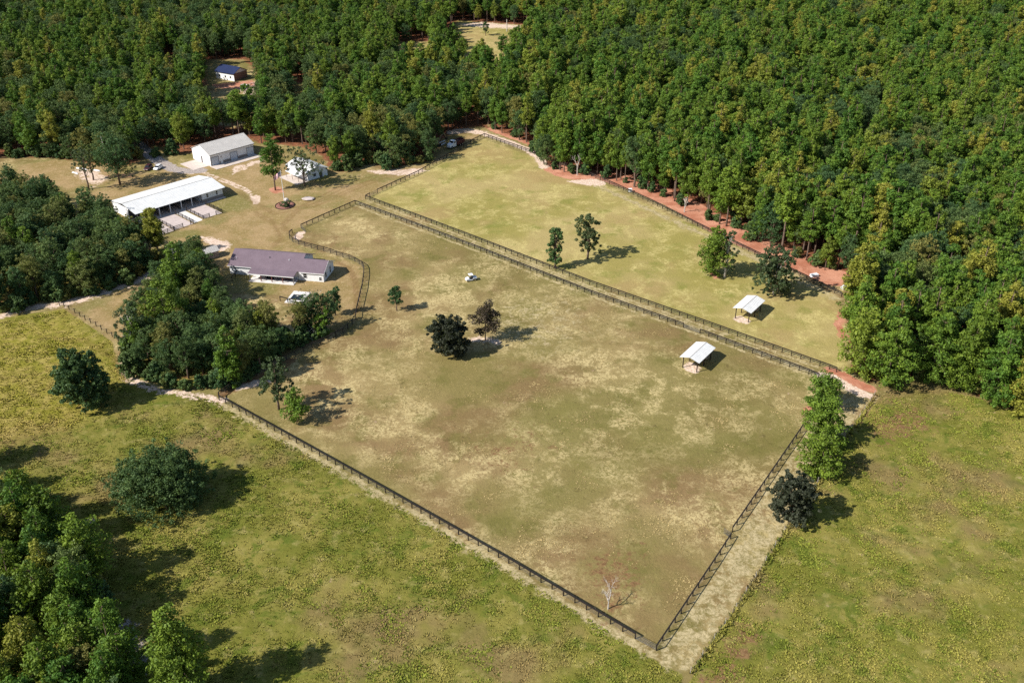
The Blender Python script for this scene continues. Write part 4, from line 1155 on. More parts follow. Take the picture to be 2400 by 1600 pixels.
t = thing('bare_sapling', 'leafless white sapling near the nearest fence corner', 'tree', (x, y, 0))
bare(311, 6.6, 'palebark', 1.0, 4, 0.13).build('branches', M['palebark'], t)
single('broad', 'field_tree', 'dark shaggy tree in the yellow left field', (203, 948), 830, 132, seed=312, mat='leaf', base=0.0, lobes=18, per=15, cr=0.75, size=0.32, shape=0.4)
single('broad', 'field_thicket', 'wide dark thicket in the near left field', (380, 1172), 1072, 214, 'thicket', seed=313, mat='leaf', base=0.0, lobes=30, per=13, cr=0.85, shape=0.3, hb=9.0)
single('pine', 'corner_field_pine', 'sunlit bushy pine at the bottom edge left of the near field', (438, 1632), 1425, 128, 'pine tree', 'pine', 314, base=0.1, dens=1.35)
single('pine', 'field_edge_pine', 'pine at the left picture edge casting shade on the field', (-70, 1098), 985, 110, 'pine tree', 'pine', 333, base=0.1, dens=1.3)
single('pine', 'lane_pine', 'topmost of the pines beside the red clay heart', (1926, 955), 884, 84, 'pine tree', 'pine', 315, base=0.02, dens=1.5, taper=0.5)
single('pine', 'lane_pine', 'middle pine of the row along the right boundary', (1928, 1042), 944, 104, 'pine tree', 'pine', 316, base=0.03, dens=1.4, taper=0.6)
single('pine', 'lane_pine', 'lowest pine of the row, above the dark round tree', (1916, 1108), 1020, 104, 'pine tree', 'pine', 317, base=0.02, dens=1.4, taper=0.6)
single('broad', 'boundary_tree', 'dark round tree on the right boundary line', (1850, 1222), 1115, 112, seed=318, mat='darkleaf', base=0.0, lobes=16, per=13, cr=0.66, size=0.3)
single('broad', 'clearing_tree', 'sparse leaning tree in the left clearing', (208, 444), 348, 66, seed=319, mat='olive', base=0.45, lobes=9, per=8, cr=0.55, sparse=0.2)
single('broad', 'clearing_tree', 'smaller tree behind the leaning tree in the left clearing', (219, 422), 338, 62, seed=320, mat='leaf', base=0.3, lobes=10, per=10, cr=0.6)
single('broad', 'clearing_tree', 'large dark tree beside the parked cars', (282, 433), 322, 92, seed=321, mat='leaf', base=0.24, lobes=15, per=12, cr=0.75)
single('pine', 'yard_pine', 'tall pine with a bare trunk between garage and flagpole', (645.5, 446), 318, 62, 'pine tree', 'pine', 322, base=0.3, dens=1.0)
single('broad', 'yard_oak', 'wide dark oak in front of the white roofed building', (714.6, 436.2), 350, 100, seed=323, mat='olive', base=0.25, lobes=13, per=6, cr=0.62, sparse=0.35)
single('pine', 'meadow_pine', 'tallest pine at the left side of the far meadow', (1025, 135), 47, 34, 'pine tree', 'pine', 324, base=0.3)
single('pine', 'meadow_pine', 'pine right of the tallest meadow pine', (1066, 130), 54, 36, 'pine tree', 'pine', 325, base=0.3)
single('pine', 'meadow_pine', 'short pine at the near edge of the far meadow', (1084, 138), 88, 30, 'pine tree', 'pine', 326, base=0.3)
single('pine', 'meadow_pine', 'pine at the near right of the far meadow', (1180, 135), 82, 34, 'pine tree', 'pine', 327, base=0.35)
single('pine', 'meadow_pine', 'pine in the middle front of the far meadow', (1130, 150), 92, 38, 'pine tree', 'pine', 332, base=0.2)
single('broad', 'meadow_tree', 'small slender tree standing in the far meadow', (1138, 84), 52, 20, seed=328, mat='leaf', base=0.2, lobes=8, per=7, cr=0.6)
single('pine', 'dry_tree', 'rusty leafless looking tree right of the far meadow', (1322, 92), 20, 46, 'tree', 'brownleaf', 329, base=0.3)
single('broad', 'meadow_tree', 'small orange tree behind the tallest meadow pines', (1042, 108), 66, 16, seed=330, mat='brownleaf', base=0.2, lobes=7, per=7, cr=0.6)
# grove
single('pine', 'grove_tall_pine', 'tallest pale green pine at the upper left of the grove', (425, 712), 571, 62, 'pine tree', 'pine', 340, base=0.3, dens=1.0, bark='palebark')
single('pine', 'grove_dark_pine', 'broad deep green pine on the left of the grove', (395, 790), 660, 112, 'pine tree', 'pine', 341, base=0.1, dens=1.25)
single('pine', 'grove_lime_pine', 'narrow lime green pine at the front of the grove', (545, 905), 768, 54, 'pine tree', 'limeleaf', 342, base=0.03, dens=1.2)
single('broad', 'grove_lime_tree', 'bright green small tree at the right end of the grove', (757, 788), 728, 46, seed=343, mat='limeleaf', base=0.0, lobes=9, per=9, cr=0.5)
single('broad', 'grove_yellow_tree', 'yellowing small tree in the middle right of the grove', (642, 786), 716, 44, seed=344, mat='limeleaf', base=0.1, lobes=8, per=7, cr=0.5, sparse=0.3)
single('broad', 'grove_shaggy_tree', 'pale feathery tree on the left rim of the grove', (318, 830), 715, 80, seed=345, mat='olive', base=0.05, lobes=12, per=11, cr=0.6, sparse=0.15, bark='palebark')
x, y = S(732, 768)
t = thing('bare_tree', 'grey half bare tree beside the small pool', 'tree', (x, y, 0))
bare(346, 13.5, 'palebark', 1.1, 5, 0.2).build('branches', M['palebark'], t)
rr = np.random.default_rng(4)
C = np.stack([rr.normal(0, 2.4, 70), rr.normal(0, 2.4, 70), rr.uniform(3, 10, 70)], 1)
put('crown', crown_mesh('thin_crown', C, rr.uniform(0.4, 0.8, 70), M['thinleaf'], 7, 0.2, seed=5, spike=.4), t)
single('broad', 'grove_edge_tree', 'dark green tree between the bare tree and winding fence', (786, 738), 672, 34, seed=347, mat='leaf', base=0.1, lobes=9, per=9, cr=0.55)
single('broad', 'thicket_bush', 'yellow green bush at the edge of the dark thicket', (343, 620), 596, 26, 'bush', seed=348, mat='limeleaf', base=0.0, lobes=6, per=8, cr=0.45)
# dead trunks at the right forest edge
for k, (b, tp, lb) in enumerate((((1353, 411), 355, 'grey dead trunk with a hooked limb at the clay strip'), ((1604, 497), 452, 'leaning white dead trunk at the clay strip'), ((2118, 800), 705, 'white dead tree among the lower right pines'), ((2055, 430), 375, 'white snag deep in the right forest'))):
    x, y = S(*b); h = tall(b, tp)
    t = thing('dead_tree', lb, 'dead tree', (x, y, 0), group='dead trees in the forest')
    bare(350 + k, h * 1.15, 'palebark', 0.8, 3, 0.2).build('branches', M['palebark'], t)
# big bushy pines that close the lower right forest edge
for k, (b, tp, w, lb) in enumerate((((2012, 880), 700, 108, 'bushy pine at the end of the lane, left of the forest'), ((2075, 905), 742, 118, 'bushy pine at the lower forest corner above the boundary fence'),
        ((2000, 770), 662, 84, 'olive pine above the bushy corner pine'), ((2178, 895), 715, 120, 'bushy pine behind the right field, first from the left'), ((2248, 912), 760, 96, 'bushy pine behind the right field, second from the left'), ((2330, 945), 775, 118, 'bushy pine behind the right field, third from the left'), ((2400, 975), 800, 110, 'bushy pine cut by the right picture edge'))):
    single('pine', 'edge_pine', lb, b, tp, w, 'pine tree', 'pine', 370 + k, base=0.06, dens=1.35, hb=min(17.5, tall(b, tp)))

# understorey along the rims of the woods
def rim(poly_marks, step, seed):
    r = np.random.default_rng(seed); out = []
    P_ = SV(poly_marks)
    for a, b in zip(P_[:-1], P_[1:]):
        L = np.linalg.norm(b - a)
        for k in range(int(L / step)):
            out.append(a + (b - a) * (k + r.random()) / max(1, L / step) + r.normal(size=2) * 0.8)
    return out
RIMS = [('thicket_shrub', 'shrub on the rim of the dark thicket', 'shrubs rimming the thicket left of the barn', [(0, 735), (100, 706), (220, 690), (300, 662), (350, 634), (388, 608)], 2.4),
        ('grove_shrub', 'shrub on the rim of the grove', 'shrubs rimming the grove', [(310, 800), (302, 850), (335, 888), (430, 906), (560, 898), (600, 878), (640, 840), (700, 810), (770, 778)], 2.0),
        ('wood_shrub', 'shrub at the foot of the woods behind garage and truck', 'shrubs at the foot of the mixed woods', [(1008, 376), (905, 394), (880, 380), (800, 400), (770, 393)], 2.2),
        ('wood_shrub', 'shrub at the foot of the woods left of the garage', 'shrubs at the foot of the woods left of the garage', [(440, 360), (425, 360), (335, 370), (230, 380), (110, 366), (0, 370)], 3.0),
        ('forest_shrub', 'shrub under the pines at the clay strip', 'shrubs under the pines at the clay strip', [(1160, 304), (1235, 334), (1272, 385), (1310, 398), (1480, 430), (1640, 498), (1760, 556), (1830, 590), (1985, 650)], 7.0),
        ('forest_shrub', 'shrub under the pines behind the right field', 'shrubs under the pines behind the right field', [(2045, 890), (2110, 878), (2200, 886), (2280, 916), (2400, 958)], 2.6),
        ('corner_shrub', 'shrub on the rim of the bottom left wood', 'shrubs rimming the bottom left wood', [(0, 1175), (60, 1190), (140, 1265), (205, 1335), (240, 1425), (262, 1550)], 2.2)]
for k, (nm, lb, gp, pts, st) in enumerate(RIMS):
    r = np.random.default_rng(400 + k)
    for p in rim(pts, st, 500 + k):
        plant(SHRUBS[r.integers(3)], nm, lb, 'shrub', p[0], p[1], r.uniform(0.55, 1.05), group=gp)
# ------------------------------------------------------------------ vehicles and small things
def paint(name, c, rough=0.3): return plain(name, c, rough, var=0.04, spec=0.5)
M['carwhite'] = paint('white_car_paint', (0.78, 0.79, 0.8)); M['cardark'] = paint('dark_red_car_paint', (0.05, 0.012, 0.014)); M['tyre'] = plain('tyre_rubber', (0.015, 0.015, 0.015), 0.85)
M['chrome'] = plain('bright_metal', (0.55, 0.55, 0.56), 0.25, 0.8); M['maroon'] = paint('maroon_steel', (0.10, 0.025, 0.032), 0.5); M['lampred'] = paint('red_lamp', (0.4, 0.02, 0.02)); M['lampwhite'] = paint('clear_lamp', (0.75, 0.75, 0.7))
M['black'] = plain('black_plastic', (0.02, 0.02, 0.022), 0.6); M['yellow'] = paint('machine_yellow', (0.30, 0.24, 0.12), 0.5)
def wheel(root, x, y, r, w=0.22):
    o = MB().tube((x, y - w / 2, r), (x, y + w / 2, r), r, n=16).build('wheel', M['tyre'], root)
    sg = 1 if y > 0 else -1
    MB().tube((x, y + sg * (w / 2 - 0.02), r), (x, y + sg * (w / 2 + 0.015), r), r * 0.6, n=12).build('rim', M['chrome'], o)
def sec(x, w, z0, z1, inset=0.06): return [(x, -w, z0), (x, w, z0), (x, w, (z0 + z1) / 2), (x, w - inset, z1), (x, -w + inset, z1), (x, -w, (z0 + z1) / 2)]
def car(label, loc, rz, mat, suv=0.0):
    o = thing('parked_car', label, 'car', loc, rz)
    b = MB()
    b.loft([sec(2.2, .72, .38, .62), sec(2.1, .82, .3, .74), sec(1.2, .88, .28, .9 + suv * .2), sec(0.75, .89, .28, .95 + suv * .2), sec(-1.6, .89, .28, .98 + suv * .25), sec(-2.1, .84, .3, .92 + suv * .25), sec(-2.2, .78, .4, .7)])
    b.build('body', mat, o)
    h = 1.42 + suv * 0.3
    g_ = MB()
    base = .93 + suv * .2
    g_.loft([[(1.15, -.8, base), (1.15, .8, base), (0.45, .64, h - .03), (0.45, -.64, h - .03)], [(-1.9, -.8, base + .04), (-1.9, .8, base + .04), (-1.35 - suv * .3, .64, h - .03), (-1.35 - suv * .3, -.64, h - .03)]])
    g_.build('windows', M['glass'], o)
    MB().loft([[(0.5, -.66, h - .028), (0.5, .66, h - .028), (0.42, .6, h + .03), (0.42, -.6, h + .03)], [(-1.4 - suv * .3, -.66, h - .028), (-1.4 - suv * .3, .66, h - .028), (-1.34 - suv * .3, .6, h + .03), (-1.34 - suv * .3, -.6, h + .03)]]).build('roof', mat, o)
    for x in (1.38, -1.35):
        for y in (-.8, .8): wheel(o, x, y, .33)
    for y in (-.58, .58):
        MB().box(2.12, 2.21, y - .16, y + .16, .55, .68).build('headlight', M['lampwhite'], o)
        MB().box(-2.215, -2.13, y - .16, y + .16, .66, .82).build('tail_light', M['lampred'], o)
    for y in (-.98, .86): MB().box(.6, .75, y, y + .12, .98, 1.1).build('mirror', mat, o)
    return o
car('white car parked on the gravel track left of the garage', (*S(371, 396), 0.02), math.radians(-100), M['carwhite'])
car('dark red car in the shade beside the white car', (*S(348, 397), 0.02), math.radians(-97), M['cardark'], 0.7)

# dump truck
tl = S(1066, 344)
T_ = thing('dump_truck', 'white cabbed dump truck with a maroon bed by the upper paddock', 'truck', (*tl, 0.0), math.radians(-128))
MB().box(-4.4, 3.3, -.45, .45, .6, .86).build('chassis', M['black'], T_)
MB().loft([sec(3.55, .85, .7, 1.5, .1), sec(3.3, .98, .62, 1.72, .1), sec(2.0, 1.05, .62, 1.95, .1)]).build('hood', M['carwhite'], T_)
cabm = MB().loft([sec(1.99, 1.12, .62, 1.98, .04), sec(0.35, 1.14, .62, 1.98, .04)]).loft([[(1.95, -1.08, 1.982), (1.95, 1.08, 1.982), (1.55, .98, 2.78), (1.55, -.98, 2.78)], [(.36, -1.1, 1.982), (.36, 1.1, 1.982), (.4, .98, 2.84), (.4, -.98, 2.84)]])
cabm.build('cab', M['carwhite'], T_)
MB().add([(1.96, -.9, 2.05), (1.96, .9, 2.05), (1.62, .82, 2.68), (1.62, -.82, 2.68), (1.93, -.9, 2.02), (1.93, .9, 2.02), (1.59, .82, 2.66), (1.59, -.82, 2.66)], [(0, 1, 2, 3), (7, 6, 5, 4), (0, 4, 5, 1), (1, 5, 6, 2), (2, 6, 7, 3), (3, 7, 4, 0)]).build('windscreen', M['glass'], T_)
for y in (-1.105, 1.075): MB().box(.6, 1.5, y, y + .03, 2.05, 2.6).build('side_window', M['glass'], T_)
bed = MB()
bed.box(-4.5, .1, -1.2, 1.2, 1.0, 1.12); bed.box(-4.5, .1, -1.25, -1.15, 1.1, 2.35); bed.box(-4.5, .1, 1.15, 1.25, 1.1, 2.35); bed.box(0, .12, -1.15, 1.15, 1.1, 2.75); bed.box(-4.6, -4.5, -1.15, 1.15, 1.1, 2.25)
bed.build('dump_bed', M['maroon'], T_)
for k in range(5): MB().box(-4.3 + k * 1.02, -4.2 + k * 1.02, -1.31, -1.252, 1.0, 2.35).box(-4.3 + k * 1.02, -4.2 + k * 1.02, 1.252, 1.31, 1.0, 2.35).build('bed_rib', M['maroon'], T_)
MB().loft([sec(-.1, 1.1, 1.13, 1.7, .5), sec(-2.0, 1.12, 1.13, 2.3, .6), sec(-4.4, 1.1, 1.13, 1.6, .5)]).build('load', M['brownwood'], T_)
for x, ys in ((2.75, (-1.0, 1.0)), (-2.0, (-.95, .95)), (-3.3, (-.95, .95))):
    for y in ys: wheel(T_, x, y, .52, .34)
for y in (-.72, .72): MB().box(3.5, 3.6, y - .14, y + .14, .9, 1.12).build('headlight', M['lampwhite'], T_)
MB().box(3.56, 3.7, -1.05, 1.05, .5, .74).build('bumper', M['chrome'], T_)
for y in (-1.35, 1.2): MB().box(1.6, 1.72, y, y + .15, 2.1, 2.55).build('mirror', M['black'], T_)

# excavator under the trees
el = S(1022, 342)
X = thing('excavator', 'dull yellow excavator with a raised bent arm under the trees', 'excavator', (*el, 0.0), math.radians(35))
for y in (-.95, .95): MB().loft([[(-1.6, y - .25, .1), (-1.2, y - .25, 0), (1.2, y - .25, 0), (1.6, y - .25, .1), (1.6, y - .25, .6), (1.2, y - .25, .75), (-1.2, y - .25, .75), (-1.6, y - .25, .6)], [(-1.6, y + .25, .1), (-1.2, y + .25, 0), (1.2, y + .25, 0), (1.6, y + .25, .1), (1.6, y + .25, .6), (1.2, y + .25, .75), (-1.2, y + .25, .75), (-1.6, y + .25, .6)]]).build('track', M['tyre'], X)
MB().box(-1.7, 1.0, -1.1, 1.1, .8, 1.6).build('body', M['yellow'], X)
cb = MB().box(-.3, 1.1, .2, 1.08, 1.602, 2.6).build('cab', M['yellow'], X)
MB().box(-.1, 1.13, .3, 1.1, 1.9, 2.45).build('cab_glass', M['glass'], cb)
MB().path([(1.0, -.2, 1.5), (2.2, -.2, 3.6), (3.6, -.2, 4.4)], [.22, .2, .16], 4).build('boom', M['yellow'], X)
MB().path([(3.6, -.2, 4.45), (4.5, -.2, 2.6)], [.16, .12], 4).build('arm', M['yellow'], X)
MB().loft([[(4.3, -.6, 2.5), (4.9, -.6, 2.4), (4.9, -.6, 1.7), (4.2, -.6, 1.9)], [(4.3, .2, 2.5), (4.9, .2, 2.4), (4.9, .2, 1.7), (4.2, .2, 1.9)]]).build('bucket', M['black'], X)
# pale pipes lying by the truck
for k, (a, b) in enumerate((((1028, 337), (1043, 331)), ((1034, 341), (1044, 336)))):
    A, Bq = S(*a), S(*b)
    tag(put('pipe', MB().tube((0, 0, .2), (*(Bq - A), .2), .2, n=8).mesh('pipe', [M['trim']]), None, (*A, 0)), ('longer' if k == 0 else 'shorter') + ' pale pipe lying between excavator and truck', 'pipe')

# utility cart in the big paddock
cl_ = S(1103, 657)
U = thing('utility_cart', 'white utility cart alone in the big paddock', 'cart', (*cl_, 0.0), math.radians(200))
MB().loft([sec(1.5, .5, .35, .75, .08), sec(1.2, .62, .3, .95, .1), sec(.55, .66, .3, 1.0, .1), sec(.5, .66, .3, .55, .02), sec(-.5, .66, .3, .55, .02), sec(-.52, .66, .3, .9, .02)]).build('body', M['carwhite'], U)
bd = MB(); bd.box(-1.7, -.55, -.7, .7, .62, .68); bd.box(-1.7, -.55, -.72, -.66, .68, 1.0); bd.box(-1.7, -.55, .66, .72, .68, 1.0); bd.box(-1.72, -1.66, -.66, .66, .68, 1.0); bd.build('cargo_bed', M['carwhite'], U)
MB().box(-.45, .1, -.6, .6, .56, .82).box(-.5, -.36, -.6, .6, .82, 1.25).build('seat', M['black'], U)
for x in (.62, -.5):
    for y in (-.6, .6): MB().tube((x, y, .9), (x - (.25 if x > 0 else 0), y, 1.86), .025, n=6).build('roof_post', M['black'], U)
MB().loft([[(.55, -.68, 1.86), (.55, .68, 1.86), (.5, .62, 1.93), (.5, -.62, 1.93)], [(-.65, -.68, 1.86), (-.65, .68, 1.86), (-.6, .62, 1.93), (-.6, -.62, 1.93)]]).build('roof', M['carwhite'], U)
MB().path([(.5, .25, .95), (.25, .25, 1.15)], [.02, .02], 5).tube((.24, .25, 1.13), (.26, .25, 1.17), .17, n=12).build('steering_wheel', M['black'], U)
for x in (1.0, -1.1):
    for y in (-.66, .66): wheel(U, x, y, .3, .24)

# flagpole, flag and its bed
fl = S(666.8, 474.8)
FPH = tall((666.8, 474.8), 400)
FPo = thing('flagpole', 'white flagpole standing in the yard with a flag', 'flagpole', (*fl, 0.0))
MB().tube((0, 0, 0), (0, 0, FPH), .11, .06, 10).build('pole', M['trim'], FPo)
MB().tube((0, 0, FPH), (0, 0, FPH + .1), .11, .08, 8).tube((0, 0, FPH + .1), (0, 0, FPH + .2), .08, .02, 8).build('finial', M['chrome'], FPo)
g = NG('striped_flag_cloth')
uv = g.n('ShaderNodeAttribute', attribute_name='cloth').outputs['Vector']
sx = g.n('ShaderNodeSeparateXYZ'); g.l(uv, sx.inputs[0])
stripe = g.math('GREATER_THAN', g.math('FRACT', g.math('MULTIPLY', sx.outputs[1], 6.5)), 0.5)
col = g.mix(stripe, (0.42, 0.03, 0.05, 1), (0.78, 0.78, 0.78, 1))
cant = g.math('MULTIPLY', g.math('LESS_THAN', sx.outputs[0], 0.4), g.math('GREATER_THAN', sx.outputs[1], 6 / 13))
su = g.math('SUBTRACT', g.math('FRACT', g.math('MULTIPLY', sx.outputs[0], 15)), 0.5); sv = g.math('SUBTRACT', g.math('FRACT', g.math('MULTIPLY', sx.outputs[1], 9.3)), 0.5)
star = g.math('LESS_THAN', g.math('ADD', g.math('MULTIPLY', su, su), g.math('MULTIPLY', sv, sv)), 0.06)
col = g.mix(cant, col, g.mix(star, (0.03, 0.03, 0.16, 1), (0.78, 0.78, 0.78, 1)))
g.surf(col, 0.8)
n1, n2 = 18, 12
V_, F_, U_ = [], [], []
for i in range(n1 + 1):
    for j in range(n2 + 1):
        a, b = i / n1, j / n2
        V_.append((-.1 - 2.1 * a, -.5 * a + .22 * math.sin(a * 9 + b * 1.5), FPH - .25 - 1.7 * (1 - b) - 1.5 * a ** 1.3))
        U_ += [a, b, 0.0]
for i in range(n1):
    for j in range(n2):
        q0 = i * (n2 + 1) + j
        F_.append((q0, q0 + n2 + 1, q0 + n2 + 2, q0 + 1))
me = bpy.data.meshes.new('flag'); me.from_pydata(V_, [], F_); me.materials.append(g.mat)
at = me.attributes.new('cloth', 'FLOAT_VECTOR', 'POINT'); at.data.foreach_set('vector', U_)
flag = put('flag', me, FPo)
so = flag.modifiers.new('cloth', 'SOLIDIFY'); so.thickness = 0.02
BD = thing('flower_bed', 'round mulched flower bed at the foot of the flagpole', 'flower bed', (*S(668, 482), 0.0))
M['mulch'] = plain('red_mulch', (0.24, 0.11, 0.08), 0.95, var=0.3, size=0.3)
mb = MB()
ring = [(3.0 * math.cos(2 * PI * k / 24), 3.4 * math.sin(2 * PI * k / 24)) for k in range(24)]
mb.loft([[(x, y, -.1) for x, y in ring], [(x, y, .08) for x, y in ring], [(x * .85, y * .85, .2) for x, y in ring]]); mb.build('mulch', M['mulch'], BD)
for k in range(24):
    a = 2 * PI * k / 24
    MB().box(-.38, .38, -.08, .08, -.05, .24).build('edging_stone', M['brownwood'], BD, (3.12 * math.cos(a), 3.52 * math.sin(a), 0), (0, 0, a + PI / 2))
single('broad', 'flower_bed_bush', 'round dark bush in the flagpole bed', (669, 484.5), 472, 22, 'bush', seed=360, mat='olive', base=0.0, lobes=6, per=8, cr=0.35, size=0.2)
mb = MB(); rr = np.random.default_rng(8)
def rock(r, sx=1, sy=1, sz=0.7):
    vs = []; 
    for i in range(5):
        ph = PI * i / 4
        for k in range(8):
            a = 2 * PI * k / 8; q = r * rr.uniform(.8, 1.15)
            vs.append((q * sx * math.sin(ph) * math.cos(a), q * sy * math.sin(ph) * math.sin(a), r * sz * (1 - math.cos(ph)) * 0.9))
    fs = [(i * 8 + k, i * 8 + (k + 1) % 8, (i + 1) * 8 + (k + 1) % 8, (i + 1) * 8 + k) for i in range(4) for k in range(8)]
    return MB().add(vs, fs)
M['stone'] = plain('pale_stone', (0.55, 0.5, 0.45), 0.85, var=0.2, size=0.4)
tag(put('boulder', rock(.9, 1, 1, .75).mesh('boulder', [M['stone']]), None, (*S(671.5, 472), 0)), 'white boulder right behind the flagpole', 'boulder')
tag(put('mound', rock(2.0, 1.3, .8, .22).mesh('mound', [M['padsand']]), None, (*S(722, 468), 0)), 'low sandy mound right of the flagpole', 'mound')

# poles
def pole(label, base, h, lean, r=.16, arms=False):
    o = thing('utility_pole', label, 'pole', (*S(*base), 0.0))
    MB().tube((0, 0, -.3), (*lean, h), r, r * .7, 8).build('shaft', M['palebark'], o)
    if arms: MB().bar((lean[0] - 1.0, lean[1], h - .6), (lean[0] + 1.0, lean[1], h - .6), .1, .12).build('cross_arm', M['palebark'], o)
    return o
pole('bare grey pole in front of the left woods', (259, 402), tall((259, 402), 318), (-.8, 0))
pole('white pole at the far side of the far meadow', (1188, 74), tall((1188, 74), 46), (0, 0), .3)

# lumber in the left clearing
for k, (a, b, w) in enumerate((((180, 394), (206, 398), .5), ((218, 398), (236, 401), .6), ((170, 404), (184, 408), .4))):
    A, Bq = S(*a), S(*b); d = Bq - A; L = np.linalg.norm(d)
    o = thing('board_stack', ('longest', 'right hand', 'lower left')[k] + ' pile of pale boards in the left clearing', 'boards', (*A, 0.0), math.atan2(d[1], d[0]))
    for j in range(4): MB().box(0, L * (1 - .06 * j), -w + j * .12, -w + j * .12 + w * .7, .0 + j * .062, .06 + j * .062).build('board', M['trim'], o)
# troughs and feeders along the clay strip
def trough(label, base, rz, w=2.2, d=1.0, h=.6, mat='carwhite', cat='trough'):
    o = thing('water_trough', label, cat, (*S(*base), 0.0), rz)
    mb = MB(); mb.box(-w / 2, w / 2, -d / 2, -d / 2 + .08, 0, h); mb.box(-w / 2, w / 2, d / 2 - .08, d / 2, 0, h); mb.box(-w / 2, -w / 2 + .08, -d / 2 + .08, d / 2 - .08, 0, h); mb.box(w / 2 - .08, w / 2, -d / 2 + .08, d / 2 - .08, 0, h); mb.box(-w / 2 + .08, w / 2 - .08, -d / 2 + .08, d / 2 - .08, 0, .06)
    mb.build('tub', M[mat], o)
    MB().box(-w / 2 - .04, w / 2 + .04, -d / 2 - .04, d / 2 + .04, h + .002, h + .06).build('lid', M[mat], o)
    return o
trough('white lidded box beside the fence below the clay strip', (1908, 648), math.radians(20), 2.2, 1.2, .7)
trough('half dark box where the clay strip fence ends', (1977, 676), math.radians(40), 1.6, .9, .7)
trough('small white box on the clay strip fence line', (1477, 449), math.radians(10), 1.1, .9, 1.0)
# debris near the blue roofed house
M['pinkwood'] = plain('pink_debris', (0.42, 0.27, 0.23), 0.9, var=0.3)
rr2 = np.random.default_rng(31)
DB = thing('debris_pile', 'heap of pinkish debris right of the blue roofed house', 'debris', (*S(590, 203), 0.0))
for k in range(16):
    MB().box(-rr2.uniform(.5, 1.6), rr2.uniform(.5, 1.6), -.2, .2, 0, .25).build('scrap', M['pinkwood'], DB, (rr2.normal() * 1.6, rr2.normal() * 2.2, .15 + .1 * k * .3), (rr2.normal() * .3, rr2.normal() * .3, rr2.uniform(0, 3)))
tag(put('sheet_stack', MB().box(-1.6, 1.6, -.9, .9, 0, .25).mesh('sheet_stack', [M['trim']]), None, (*S(572, 200), 0), (0, 0, -.7)), 'white sheets stacked before the blue roofed house', 'sheets')

# ------------------------------------------------------------------ grass: tufts as one mass per field
def tufts(name, label, poly, dens, smin, smax, cols, seed, hgt=1.0, blades=5, patch=None, lean=0.5):
    r = np.random.default_rng(seed)
    poly = np.asarray(poly); lo, hi = poly.min(0), poly.max(0)
    lo = np.maximum(lo, [-150, 86]); hi = np.minimum(hi, [150, 420])
    n = int(dens * (hi - lo).prod())
    P_ = r.uniform(lo, hi, (n, 2))
    px, py = marks(P_[:, 0], P_[:, 1])
    ok = (poly_mask(P_[:, 0], P_[:, 1], poly, 0.05) > 0.5) & (px > -60) & (px < 2460) & (py < 1660) & (py > 0)
    # thin out with distance and by natural patches
    dep = P_[:, 1]
    ok &= r.random(n) < np.clip(150 / dep, 0.15, 1.0) ** 1.6
    pn = 0.6 * vnoise(P_[:, 0] / 5, P_[:, 1] / 5, seed + 1) + 0.4 * vnoise(P_[:, 0] / 1.7, P_[:, 1] / 1.7, seed + 2)
    if patch: ok &= r.random(n) < np.clip((pn - patch[0]) / (patch[1] - patch[0]), 0.0, 1)
    P_ = P_[ok]; pn = pn[ok]; n = len(P_)
    s = r.uniform(smin, smax, n) * (0.8 + 0.4 * pn)
    N = n * blades
    ci = np.repeat(np.arange(n), blades)
    a = r.uniform(0, 2 * PI, N)
    out = np.stack([np.cos(a), np.sin(a)], 1)
    side = np.stack([-np.sin(a), np.cos(a)], 1)
    b0 = P_[ci] + out * (0.12 * s[ci])[:, None]
    w = s[ci] * r.uniform(0.28, 0.5, N)
    tip = b0 + out * (s[ci] * r.uniform(0.2, 0.9, N) * lean * 2)[:, None]
    hz = s[ci] * r.uniform(0.55, 1.0, N) * hgt
    V = np.zeros((N, 3, 3), np.float32)
    V[:, 0, :2] = b0 - side * w[:, None]; V[:, 1, :2] = b0 + side * w[:, None]; V[:, 2, :2] = tip; V[:, 2, 2] = hz
    V[:, :2, 2] = -0.03
    F = np.arange(N * 3).reshape(N, 3)
    me = np_mesh(name, V.reshape(-1, 3), F, [cols])
    face_attr(me, 'v', np.clip(0.55 * pn[ci] + 0.45 * r.random(n)[ci], 0, 1))
    o = put(name, me)
    tag(o, label, 'grass', None, 'stuff')
    print(name, n)
    return o
def grass_mat(name, yellow=None, straw=False):
    g = NG(name)
    v = g.n('ShaderNodeAttribute', attribute_name='v').outputs['Fac']
    pos = g.n('ShaderNodeNewGeometry').outputs['Position']
    if straw: col = g.mix(g.ramp(v, 0.2, 0.8), lin(110, 98, 60), lin(148, 130, 88))
    elif yellow is None: col = g.mix(g.ramp(v, 0.2, 0.8), lin(74, 84, 28), lin(112, 116, 46))
    else: col = rough_colour(g, pos, yellow)
    hs = g.n('ShaderNodeHueSaturation')
    g.l(g.math('MULTIPLY_ADD', v, 0.6, 0.95), hs.inputs['Value']); g.l(col, hs.inputs['Color'])
    return g.surf(hs.outputs[0], 0.9, 0, 0.08)
GL = grass_mat('rough_grass', 0.0)
GYm = grass_mat('yellow_rough_grass', 0.8)
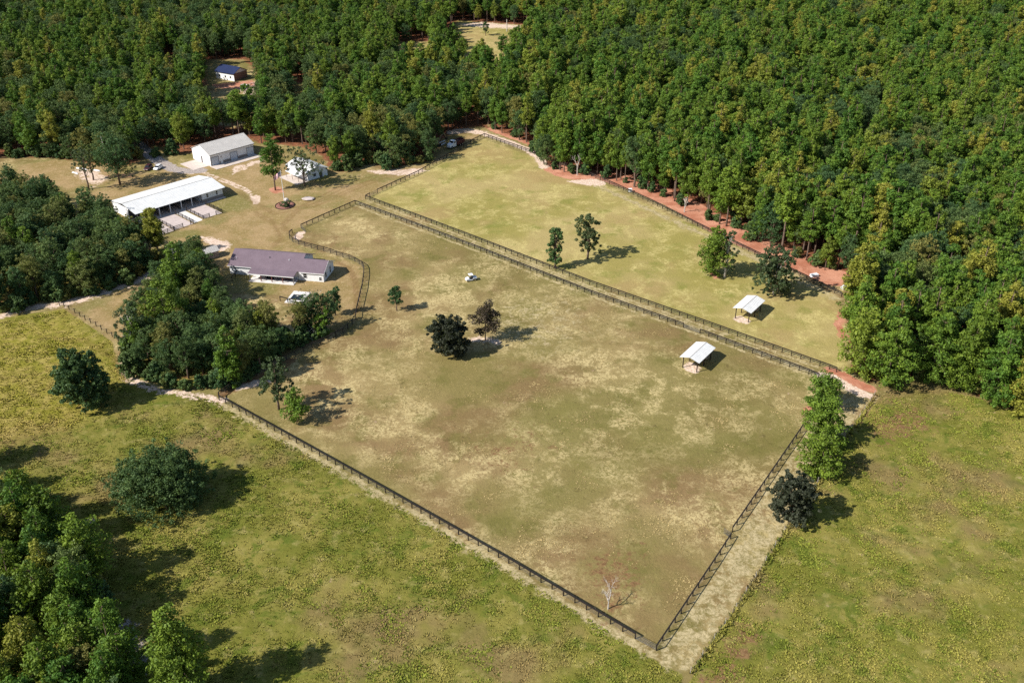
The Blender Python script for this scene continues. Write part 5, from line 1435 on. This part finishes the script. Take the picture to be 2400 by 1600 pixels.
GP = grass_mat('straw_grass', 0, True)
LEFT_F = SV([(-60, 1040), (150, 1010), (250, 950), (300, 890), (430, 920), (500, 940), (845, 1134), (1190, 1334), (1530, 1545), (1600, 1585), (1580, 1700), (-60, 1700)])
YEL_F = SV([(-60, 765), (150, 726), (262, 802), (290, 885), (250, 950), (150, 1010), (-60, 1040)])
RIGHT_F = SV([(2060, 932), (1940, 1105), (1845, 1245), (1775, 1352), (1728, 1430), (1600, 1620), (2500, 1700), (2500, 985), (2280, 930), (2120, 900)])
PADDOCK = SV([(514, 932), (680, 846), (834, 750), (855, 650), (842, 617), (690, 566), (690, 550), (832, 480), (1113, 584), (1386, 692), (1661, 790), (1910, 886), (1875, 1014), (1712, 1256), (1537, 1520)])
tufts('rough_grass', 'rough green grass covering the near left field', LEFT_F, 9, 0.2, 0.42, GL, 71, 0.6, 5, (0.2, 0.6))
tufts('yellow_grass', 'yellow green long grass in the upper left field', YEL_F, 8, 0.25, 0.5, GYm, 72, 0.6, 5, (0.15, 0.5))
tufts('right_grass', 'rough olive grass covering the right field', RIGHT_F, 9, 0.2, 0.42, GL, 73, 0.6, 5, (0.2, 0.6))
tufts('paddock_grass', 'grazed straw coloured grass of the big paddock', PADDOCK, 6, 0.1, 0.26, GP, 74, 0.35, 4, (0.35, 0.8), 0.8)
BL = SV([(2049, 926), (2014, 979), (1979, 1026), (1934, 1104), (1838, 1245), (1771, 1352), (1725, 1425), (1618, 1576)])
nb = np.array([0.9, 0.35])
tufts('boundary_weeds', 'dark strip of weeds along the boundary wire fence', np.concatenate([BL - nb * 0.2, (BL + nb * 1.3)[::-1]]), 9, 0.35, 0.75, GL, 75, 0.9, 6)

GW = grass_mat('green_weeds', None)
tufts('left_weeds', 'dark green weed clumps in the near left field', LEFT_F, 9, 0.16, 0.42, GW, 76, 0.6, 6, (0.50, 0.78))
tufts('right_weeds', 'dark green weed clumps in the right field', RIGHT_F, 8, 0.16, 0.42, GW, 77, 0.6, 6, (0.50, 0.78))
